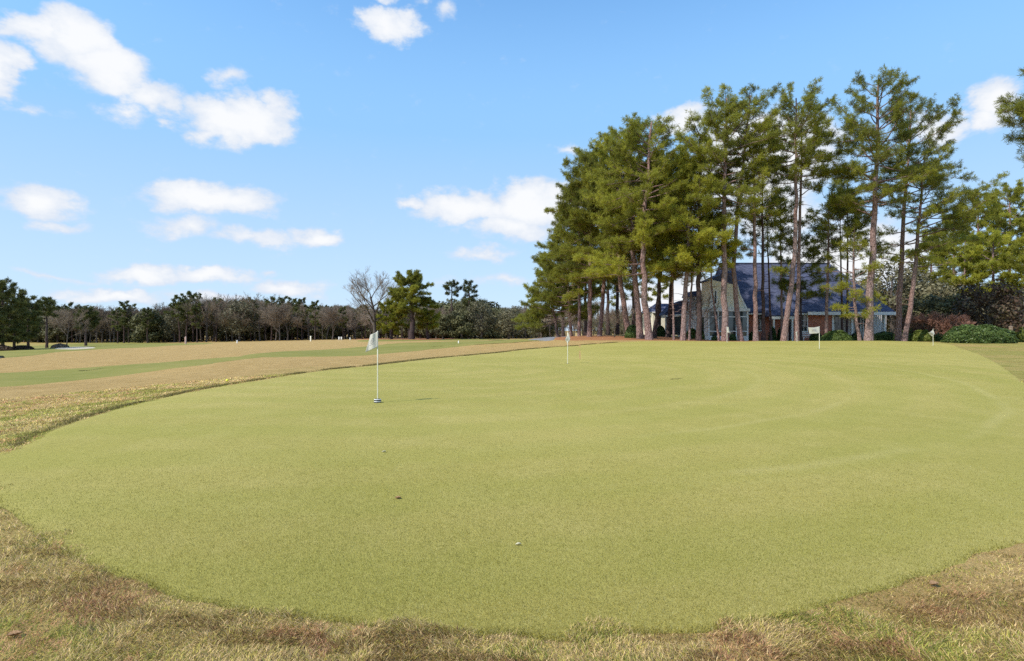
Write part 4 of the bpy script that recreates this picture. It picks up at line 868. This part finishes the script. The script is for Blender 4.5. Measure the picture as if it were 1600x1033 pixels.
# roof: hip, steep, ridge at row 412
ev = z(487.5, ye); rz_ = Z_(412, YR); xl, xr = x(1147, ye), x(1399, ye)
RV = [(xl, ye, ev), (xr, ye, ev), (xr, YB, ev), (xl, YB, ev), (xl + .4, YR, rz_), (X_(1296, YR), YR, rz_)]
RV2 = [(a, b, c - .16) for a, b, c in RV[:4]]
roof = K.mesh('roof', RV + RV2, [(0,1,5,4),(1,2,5),(2,3,4,5),(3,0,4),(9,8,7,6),(0,6,7,1),(1,7,8,2),(2,8,9,3),(3,9,6,0)], 'shingle')
K.boxes('fascia', [(x(1262, ye), xr + .03, ye - .06, ye - .004, ev - .36, ev - .02)], 'white', roof)
K.boxes('ridge_cap', [(xl + .4, X_(1296, YR), YR - .15, YR + .15, rz_ - .05, rz_ + .06)], 'shingle', roof)
K.boxes('soffit', [(x(1170, ye), xr - .05, ye + .02, Yh + 3, ev - .30, ev - .18)], 'white')
# entrance bay with lower roof
ee = z(493, 60)
K.mesh('entry_roof', [(x(1203, 60), 60, ee), (x(1242, 60), 60, ee), (x(1242, 60), 62.4, ee + 1.5), (x(1203, 60), 62.4, ee + 1.5), (x(1203, 60), 60, ee - .12), (x(1242, 60), 60, ee - .12), (x(1242, 60), 62.4, ee - .12), (x(1203, 60), 62.4, ee - .12)],
       [(0,1,2,3),(4,7,6,5),(0,4,5,1),(1,5,6,2),(2,6,7,3),(3,7,4,0)], 'shingle')
K.boxes('entry_beam', [(x(1204, 60), x(1241.5, 60), 60.02, 60.3, ee - .42, ee - .123)], 'white')
for p in (1210, 1231, 1239): K.boxes('porch_post', [(x(p - 1.2, 60), x(p + 1.2, 60), 60.06, 60.24, -.4, ee - .423)], 'white')
K.boxes('door', [(x(1233), x(1238), Yh - .08, Yh - .002, -.2, z(497))], 'dark')
# windows in the brick
K.window(x(1250.5), x(1260.5), z(518), z(493), Yh - .03, 2, 3); K.window(x(1183), x(1191), z(517), z(493), Yh - .03, 2, 3)
# right porch
for p in (1301, 1331, 1381.5): K.boxes('porch_post', [(x(p - 1.4), x(p + 1.4), Yh - .1, Yh + .15, -.5, ev - .32)], 'white')
for a_, b_x in ((1304, 1315), (1334, 1343), (1349, 1356)): K.window(x(a_, 65), x(b_x, 65), z(526, 65), z(494, 65), 64.95, 2, 1, .12, 'glass_door')
K.boxes('porch_wall', [(x(1301, 65), x(1385, 65), 64.985, 64.998, -.4, z(489, 65))], 'offwhite')
K.boxes('porch_floor', [(x(1301), x(1386), Yh - .3, 64.9, -.5, .16)], 'path')
K.boxes('lattice_panel', [(x(1364, 63) + i * .2, x(1364, 63) + i * .2 + .07, 63, 63.04, .2, z(492, 63)) for i in range(6)], 'white')
# sunroom
ys = 58.4; X0, X1 = x(1107, ys), x(1169.5, ys)
K.boxes('sunroom_base', [(X0, X1, ys, 62, -.6, z(525.5, ys))], 'white')
K.boxes('sunroom_beam', [(X0 - .05, X1 + .12, ys - .12, 66, z(487, ys), z(482.5, ys))], 'white')
pan = [(1109.5, 1120), (1123.5, 1134.5), (1137, 1149.5), (1152, 1166)]
fr = []
xs = [1107, 1121, 1135, 1150, 1167]
for i, p in enumerate(xs): fr.append((x(p, ys), x(p + (2.6 if i in (1, 4) else 1.9), ys), ys + .003, ys + .16, z(525.5, ys) + .002, z(487, ys) - .002))
for a_, b_x in zip(xs[:-1], xs[1:]):
    for zz in (495.5, 518.2): fr.append((x(a_ + 1.9, ys), x(b_x, ys), ys + .02, ys + .14, z(zz + .8, ys), z(zz - .8, ys)))
sf = K.boxes('sunroom_frame', fr, 'white')
for i in range(4):
    a_, b_x = xs[i] + 1.9, xs[i + 1]
    K.boxes('sunroom_window', [(x(a_, ys), x(b_x, ys), ys + .07, ys + .10, z(525.2, ys), z(487.2, ys))], 'glass')
K.boxes('side_wall', [(X0 + .002, X0 + .2, ys + .17, 69, -.6, z(487, ys) - .003)], 'offwhite')
for y0_ in (59.6, 61.2): 
    w2 = K.boxes('side_window', [(X0 - .03, X0 - .002, y0_, y0_ + .9, 1.0, 2.7)], 'glass'); K.boxes('frame', [(X0 - .05, X0 - .004, y0_ - .1, y0_ - .002, .9, 2.8), (X0 - .05, X0 - .004, y0_ + .902, y0_ + 1.0, .9, 2.8), (X0 - .05, X0 - .004, y0_, y0_ + .9, .9, .998), (X0 - .05, X0 - .004, y0_, y0_ + .9, 2.702, 2.8)], 'white', w2)
# cream gable above the sunroom
yg = 59.2
K.prism('gable_wall', [(x(1113, yg), z(483, yg)), (x(1166, yg), z(483, yg)), (x(1154.5, yg), z(460, yg)), (x(1150.5, yg), z(446, yg)), (x(1113, yg), z(438, yg))], yg, 62.6, 'cream')
K.prism('gable_rake', [(x(1164.5, yg), z(483, yg)), (x(1167.5, yg), z(483, yg)), (x(1155.8, yg), z(459.5, yg)), (x(1152, yg), z(444.5, yg)), (x(1150.6, yg), z(446, yg)), (x(1154.2, yg), z(460.5, yg))], yg - .12, 59.198, 'white')
K.prism('gable_roof', [(x(1111, yg), z(438, yg)), (x(1151, yg), z(445, yg)), (x(1151, yg), z(426, yg)), (x(1134, yg), z(426, yg)), (x(1113, yg), z(436, yg))], yg + .3, 63, 'shingle')
K.window(x(1116, yg), x(1119, yg), z(475, yg), z(455, yg), yg - .03, 1, 2, .12)
K.boxes('corner_board', [(x(1110.5, yg), x(1113.5, yg), yg - .05, yg + .25, z(483, yg), z(437, yg))], 'white')
# left wing stepping down
K.prism('left_wing_wall', [(X_(1079, 66), -.6), (X_(1113, 66), -.6), (X_(1113, 66), Z_(463, 66)), (X_(1081, 66), Z_(463, 66)), (X_(1079, 66), Z_(480, 66))], 66, 69, 'offwhite')
K.prism('left_wing_roof', [(X_(1077, 66), Z_(464, 66)), (X_(1110, 66), Z_(464, 66)), (X_(1104, 66), Z_(454, 66)), (X_(1080, 66), Z_(456, 66))], 65.8, 69, 'shingle')
for (a0, b0, a1, b1) in ((1080, 500, 1112, 483), (1083, 483, 1112, 466), (1085, 468, 1100, 458)):
    K.prism('rake_board', [(X_(a0, 65.8), Z_(b0 + 1, 65.8)), (X_(a1, 65.8), Z_(b1 + 1, 65.8)), (X_(a1, 65.8), Z_(b1 - 1, 65.8)), (X_(a0, 65.8), Z_(b0 - 1, 65.8))], 65.7, 65.9, 'white')
K.prism('screen_porch_roof', [(X_(1036, 67), Z_(493.5, 67)), (X_(1081, 67), Z_(491, 67)), (X_(1081, 67), Z_(476, 67)), (X_(1070, 67), Z_(469, 67)), (X_(1052, 67), Z_(476, 67))], 67, 69.5, 'shingle')
K.prism('screen_porch_beam', [(X_(1036, 66.9), Z_(496, 66.9)), (X_(1081, 66.9), Z_(493, 66.9)), (X_(1081, 66.9), Z_(490, 66.9)), (X_(1036, 66.9), Z_(493, 66.9))], 66.8, 66.98, 'white')
K.boxes('screen_panel', [(X_(1040, 67), X_(1080, 67), 67.05, 67.1, Z_(524, 67), Z_(495.5, 67))], 'glass')
for p in (1040, 1053, 1066, 1078): K.boxes('screen_post', [(X_(p - .8, 67), X_(p + .8, 67), 66.9, 67.04, -.4, Z_(495.8, 67))], 'offwhite')
# beige outbuilding further back
K2 = Kit(empty('outbuilding', (X_(1034, 78), 78, .5))); tag(K2.r, 'small beige outbuilding seen between trunks left of the house', 'outbuilding')
K2.boxes('wall', [(X_(1020, 78), X_(1058, 78), 78, 84, -.3, Z_(487, 78))], 'cream')
K2.mesh('roof', [(X_(1018, 78), 77.7, Z_(488, 78)), (X_(1060, 78), 77.7, Z_(488, 78)), (X_(1060, 78), 84.3, Z_(488, 78)), (X_(1018, 78), 84.3, Z_(488, 78)), (X_(1024, 81), 81, Z_(475, 81)), (X_(1054, 81), 81, Z_(475, 81))], [(0,1,5,4),(1,2,5),(2,3,4,5),(3,0,4),(3,2,1,0)], 'shingle')
K2.boxes('fascia', [(X_(1018, 78), X_(1060, 78), 77.62, 77.69, Z_(489.5, 78), Z_(487.5, 78))], 'white')
# fence right of the house
K3 = Kit(empty('picket_fence', (X_(1435, 66), 66, .2))); tag(K3.r, 'low pinkish wooden fence behind the shrubs right of the house', 'fence')
K3.boxes('picket', [(X_(1392 + i * 3.3, 66), X_(1392 + i * 3.3 + 1.7, 66), 66, 66.05, -.2, Z_(509 + (i * 7 % 3) * .6, 66)) for i in range(34)], 'wood'); K3.boxes('rail', [(X_(1390, 66), X_(1505, 66), 66.055, 66.12, Z_(q, 66), Z_(q - 1.2, 66)) for q in (524, 514)], 'wood')
K4 = Kit(empty('fence_post', (X_(1581, 52), 52, .3))); tag(K4.r, 'weathered wooden post standing at the right end of the clipped hedge', 'post')
K4.boxes('post', [(X_(1579.3, 52), X_(1582.7, 52), 52, 52.2, .1, Z_(511, 52))], 'wood'); K4.mesh('cap', [(X_(1578.8, 52), 51.97, Z_(511, 52)), (X_(1583.2, 52), 51.97, Z_(511, 52)), (X_(1583.2, 52), 52.23, Z_(511, 52)), (X_(1578.8, 52), 52.23, Z_(511, 52)), (X_(1581, 52), 52.1, Z_(509.5, 52))], [(0,1,4),(1,2,4),(2,3,4),(3,0,4),(3,2,1,0)], 'wood')
# bench before the brick wall
K5 = Kit(empty('garden_bench', (X_(1262, 60.5), 60.5, .2))); tag(K5.r, 'pale garden bench below the white framed brick house window', 'bench')
bx0, bx1 = X_(1254, 60.5), X_(1271, 60.5); K5.boxes('seat', [(bx0, bx1, 60.3, 60.75, .58, .64)], 'white'); K5.boxes('backrest', [(bx0, bx1, 60.78, 60.83, .75, .83), (bx0, bx1, 60.78, 60.83, .92, 1.0), (bx0, bx1, 60.78, 60.83, 1.08, 1.14)], 'white')
for a_ in (bx0, bx1 - .07):
    for b_x in (60.3, 60.7): K5.boxes('leg', [(a_, a_ + .07, b_x, b_x + .07, .0, .578 if b_x < 60.5 else 1.14)], 'white')
M['orange'] = plain('orange_cloth', (.75, .22, .10), .8, .1)
# ------------------------------------------------------------------ flags
def flag_mat():
    m, t, b = material('flag_cloth', .8, .2); uv = t.n('ShaderNodeAttribute'); uv.attribute_name = 'fu'; vv = t.n('ShaderNodeAttribute'); vv.attribute_name = 'fv'
    du = t.math('MULTIPLY', t.math('SUBTRACT', uv.outputs['Fac'], .55), 1 / .20); dv = t.math('MULTIPLY', t.math('SUBTRACT', vv.outputs['Fac'], .45), 1 / .17)
    d = t.math('SQRT', t.math('ADD', t.math('MULTIPLY', du, du), t.math('MULTIPLY', dv, dv))); ring = t.math('LESS_THAN', t.math('ABSOLUTE', t.math('SUBTRACT', d, .85)), .14)
    ins = t.math('LESS_THAN', d, .62); cmb = t.n('ShaderNodeCombineXYZ'); t.l(du, cmb.inputs[0]); t.l(dv, cmb.inputs[1])
    mk = t.math('MULTIPLY', ins, t.math('GREATER_THAN', t.noise(cmb.outputs[0], 3.2, 2), .48))
    bar = t.math('MULTIPLY', t.math('LESS_THAN', t.math('ABSOLUTE', du), 1.1), t.math('LESS_THAN', t.math('ABSOLUTE', t.math('SUBTRACT', dv, 1.35)), .12))
    f = t.math('MAXIMUM', t.math('MAXIMUM', ring, mk), bar); t.l(t.mix(t.math('MULTIPLY', f, .65), (.64, .62, .55), (.16, .16, .18)), b.inputs['Base Color'])
    tr = t.n('ShaderNodeBsdfTranslucent'); tr.inputs[0].default_value = (.75, .72, .6, 1); mx = t.n('ShaderNodeMixShader'); mx.inputs[0].default_value = .3
    t.l(b.outputs[0], mx.inputs[1]); t.l(tr.outputs[0], mx.inputs[2]); t.l(mx.outputs[0], m.node_tree.nodes['Material Output'].inputs[0]); return m
M['flag'] = flag_mat()
def flagstick(px, pb, ptop, Y, quad, label, rip=.02, ru=2.2, cup=True, collar=False, lean=0):
    xx = X_(px, Y); zb = h1(xx, Y); zt = Z_(ptop, Y); root = empty('flagstick', (xx, Y, zb)); g = Geo(); rr = .009 if Y < 15 else (.012 if Y < 26 else .016)
    g.tube([(0, 0, -.1), (lean * .5, 0, (zt - zb) * .5), (lean, 0, zt - zb)], [rr, rr, rr * .85], 8); g.obj('pole', M['polewhite'], root)
    nu, nv = 16, 18; V = []; U = []; W_ = []
    (a, b, c, d) = [np.array([X_(q[0], Y) - xx, 0, Z_(q[1], Y) - zb]) for q in quad]       # pole top, free top, free bottom, pole bottom
    wdt = np.linalg.norm(b - a)
    for j in range(nv + 1):
        v = j / nv
        for i in range(nu + 1):
            u = i / nu; P = (a * (1 - v) + d * v) * (1 - u) + (b * (1 - v) + c * v) * u
            P = P + np.array([0, -.018 + rip * math.sin(u * 6.28 * ru / 2 + v * 2.2) * (u ** .5) * 2 + .25 * wdt * u * u * .4, -.05 * wdt * math.sin(u * 3.14) * (1 - v) * 1.2])
            V.append(P); U.append(u); W_.append(v)
    idx = np.arange((nu + 1) * (nv + 1)).reshape(nv + 1, nu + 1); q = np.stack([idx[:-1, :-1], idx[1:, :-1], idx[1:, 1:], idx[:-1, 1:]], -1).reshape(-1, 4)
    fo = mesh_obj('flag', np.array(V), q, M['flag'], root, attrs={'fu': np.array(U), 'fv': np.array(W_)}, smooth=True)
    md = fo.modifiers.new('thickness', 'SOLIDIFY'); md.thickness = .002
    if collar:
        def disc(name, r, z0, z1, mat):
            g = Geo(); g.tube([(0, 0, z0), (0, 0, z0 + .001), (0, 0, z1 - .004), (0, 0, z1)], [r * .97, r, r, r * .95], 28); g.obj(name, M[mat], root)
        disc('cup_base_shadow', .062, -.02, .020, 'black'); disc('cup_rim', .059, .0203, .034, 'white'); disc('cup_band', .0605, .0343, .052, 'black'); disc('cup_rim', .058, .0523, .062, 'white'); disc('cup_top', .047, .0623, .066, 'black')  # lowest black disc paints in the shadow at the collar's foot
    else:
        g = Geo(); g.tube([(0, 0, -.02), (0, 0, .010)], [.055, .055], 20); g.obj('cup', M['black'], root)  # black disc for the cup, also painting its shadow at the pole foot
    return tag(root, label, 'flagstick', 'flags of the practice green')
flagstick(590, 630, 517.5, 9.5, [(590.5, 518), (578.5, 523.5), (571, 551), (590.5, 543)], 'nearest white flag with grey emblem, on a black and white cup collar', .012, 2.4, collar=True)
flagstick(887, 569, 520, 22, [(888, 520), (883, 531), (887, 538), (891, 530.5)], 'small drooping white flag in front of the straw bed', .012)
flagstick(1136, 536, 511, 43, [(1136.3, 511), (1138.5, 512), (1141.5, 521.5), (1136.3, 520)], 'pale drooping flag at the far edge before the sunroom', .02)
flagstick(1245.3, 536, 518, 44, [(1245.3, 518), (1243.6, 519.5), (1244, 525), (1245.3, 525)], 'furled pale flag before the brick wall, left of the rectangular flag', .01)
flagstick(1280.3, 546, 510.5, 30.5, [(1280.5, 510.5), (1264, 512), (1266, 522.3), (1280.8, 521.3)], 'white flag blown out into a full rectangle with grey mark', .02)
flagstick(1458, 540, 514.5, 43, [(1458, 515.5), (1451, 520.5), (1457, 526), (1460.3, 522)], 'small diamond shaped flag before the yellow-green shrub', .02)

# ------------------------------------------------------------------ small things
def stake(px, pt, Y, wpx, mat, label, cat='marker post', name='marker_post'):
    xx = X_(px, Y); zb = h1(xx, Y); hh = Z_(pt, Y) - zb; r = wpx * Y / F / 2; g = Geo(); g.tube([(0, 0, -.2), (0, 0, hh * .92), (0, 0, hh)], [r, r, r * .6], 10)
    o = g.obj(name, M[mat]); o.location = (xx, Y, zb); return tag(o, label, cat)
M['pinkwood'] = plain('faded_pink_stake', (.55, .36, .30), .8, .1)
stake(716.5, 533, 82, 1.6, 'white', 'white marker stake on the fairway left of the second flag')
stake(290, 526.5, 118, 2.6, 'pinkwood', 'tall pinkish marker post at the crest of the left fairway')
stake(370.5, 532, 120, 1.6, 'white', 'small pale stake right of the pinkish marker post')
stake(485.5, 525.5, 120, 2.2, 'cream', 'cream coloured post before the tree line, left of the nearest flag')
stake(547, 528, 125, 1.3, 'white', 'thin white stake just left of the nearest flag in the distance')
for px, l in ((529.5, 'left one of two small white tee boxes on the far fairway'), (533.2, 'right one of two small white tee boxes on the far fairway')):
    Y = 128; xx = X_(px, Y); zb = h1(xx, Y); Kb = Kit(empty('tee_box_sign', (xx, Y, zb))); Kb.boxes('panel', [(xx - .14, xx + .14, Y, Y + .08, zb + .25, zb + .75)], 'white'); Kb.boxes('leg', [(xx - .1, xx - .05, Y + .005, Y + .07, zb - .1, zb + .249)], 'white'); Kb.boxes('leg', [(xx + .05, xx + .1, Y + .005, Y + .07, zb - .1, zb + .249)], 'white'); tag(Kb.r, l, 'sign')
M['yellowball'] = plain('yellow_ball', (.80, .78, .05), .4, .05)
def ball(px, py, r, mat, label, name='golf_ball', cat='golf ball'):
    gx, gy = ground_at(px, py); n = 16; g = Geo(); a = np.linspace(0, math.pi, n); g.tube([(0, 0, r - r * math.cos(t)) for t in a], [max(1e-4, r * math.sin(t)) for t in a], 20, False)
    o = g.obj(name, M[mat]); o.location = (gx, gy, h1(gx, gy) + .004); return tag(o, label, cat)
ball(355, 597.5, .033, 'yellowball', 'yellow ball lying in the rough beyond the green')
M['leafbrown'] = plain('dry_leaf', (.34, .20, .10), .8, .2, 40)
M['debris'] = plain('pale_debris', (.58, .53, .36), .8, .1, 40)
def leaf(px, py, s, mat, label, rz, name='dead_leaf', cat='leaf'):
    gx, gy = ground_at(px, py); zz = h1(gx, gy); V = []; n = 9
    for i in range(n):
        t = i / (n - 1); wv = s * (.32 if mat == 'leafbrown' else .09) * math.sin(math.pi * min(1, t * 1.02)) ** .8 * (1 + .25 * math.sin(t * 23)) + .0004
        for q in (-1, 0, 1): V.append((s * (t - .5), q * wv, .014 + (0 if q else -.003) + .012 * abs(q) * math.sin(t * 3.1) + s * .12 * (t - .5) ** 2 * 4))
    idx = np.arange(n * 3).reshape(n, 3); f = np.stack([idx[:-1, :-1], idx[1:, :-1], idx[1:, 1:], idx[:-1, 1:]], -1).reshape(-1, 4)
    o = mesh_obj(name, np.array(V), f, M[mat], smooth=True); o.modifiers.new('thickness', 'SOLIDIFY').thickness = .0012
    o.location = (gx, gy, zz); o.rotation_euler = (0, 0, rz); return tag(o, label, cat)
leaf(622, 782, .045, 'leafbrown', 'brown dead leaf on the middle of the green', .3)
leaf(810, 856, .035, 'debris', 'whitish scrap on the near part of the green', .2, 'plant_scrap', 'debris')
leaf(600, 709, .05, 'debris', 'pale scrap on the green below the nearest flag', .7, 'plant_scrap', 'debris')
leaf(1460, 918, .05, 'leafbrown', 'orange-brown leaf in the rough at lower right', .1)
leaf(22, 998, .05, 'leafbrown', 'dark brown leaf in the rough at the lower left corner', .5)
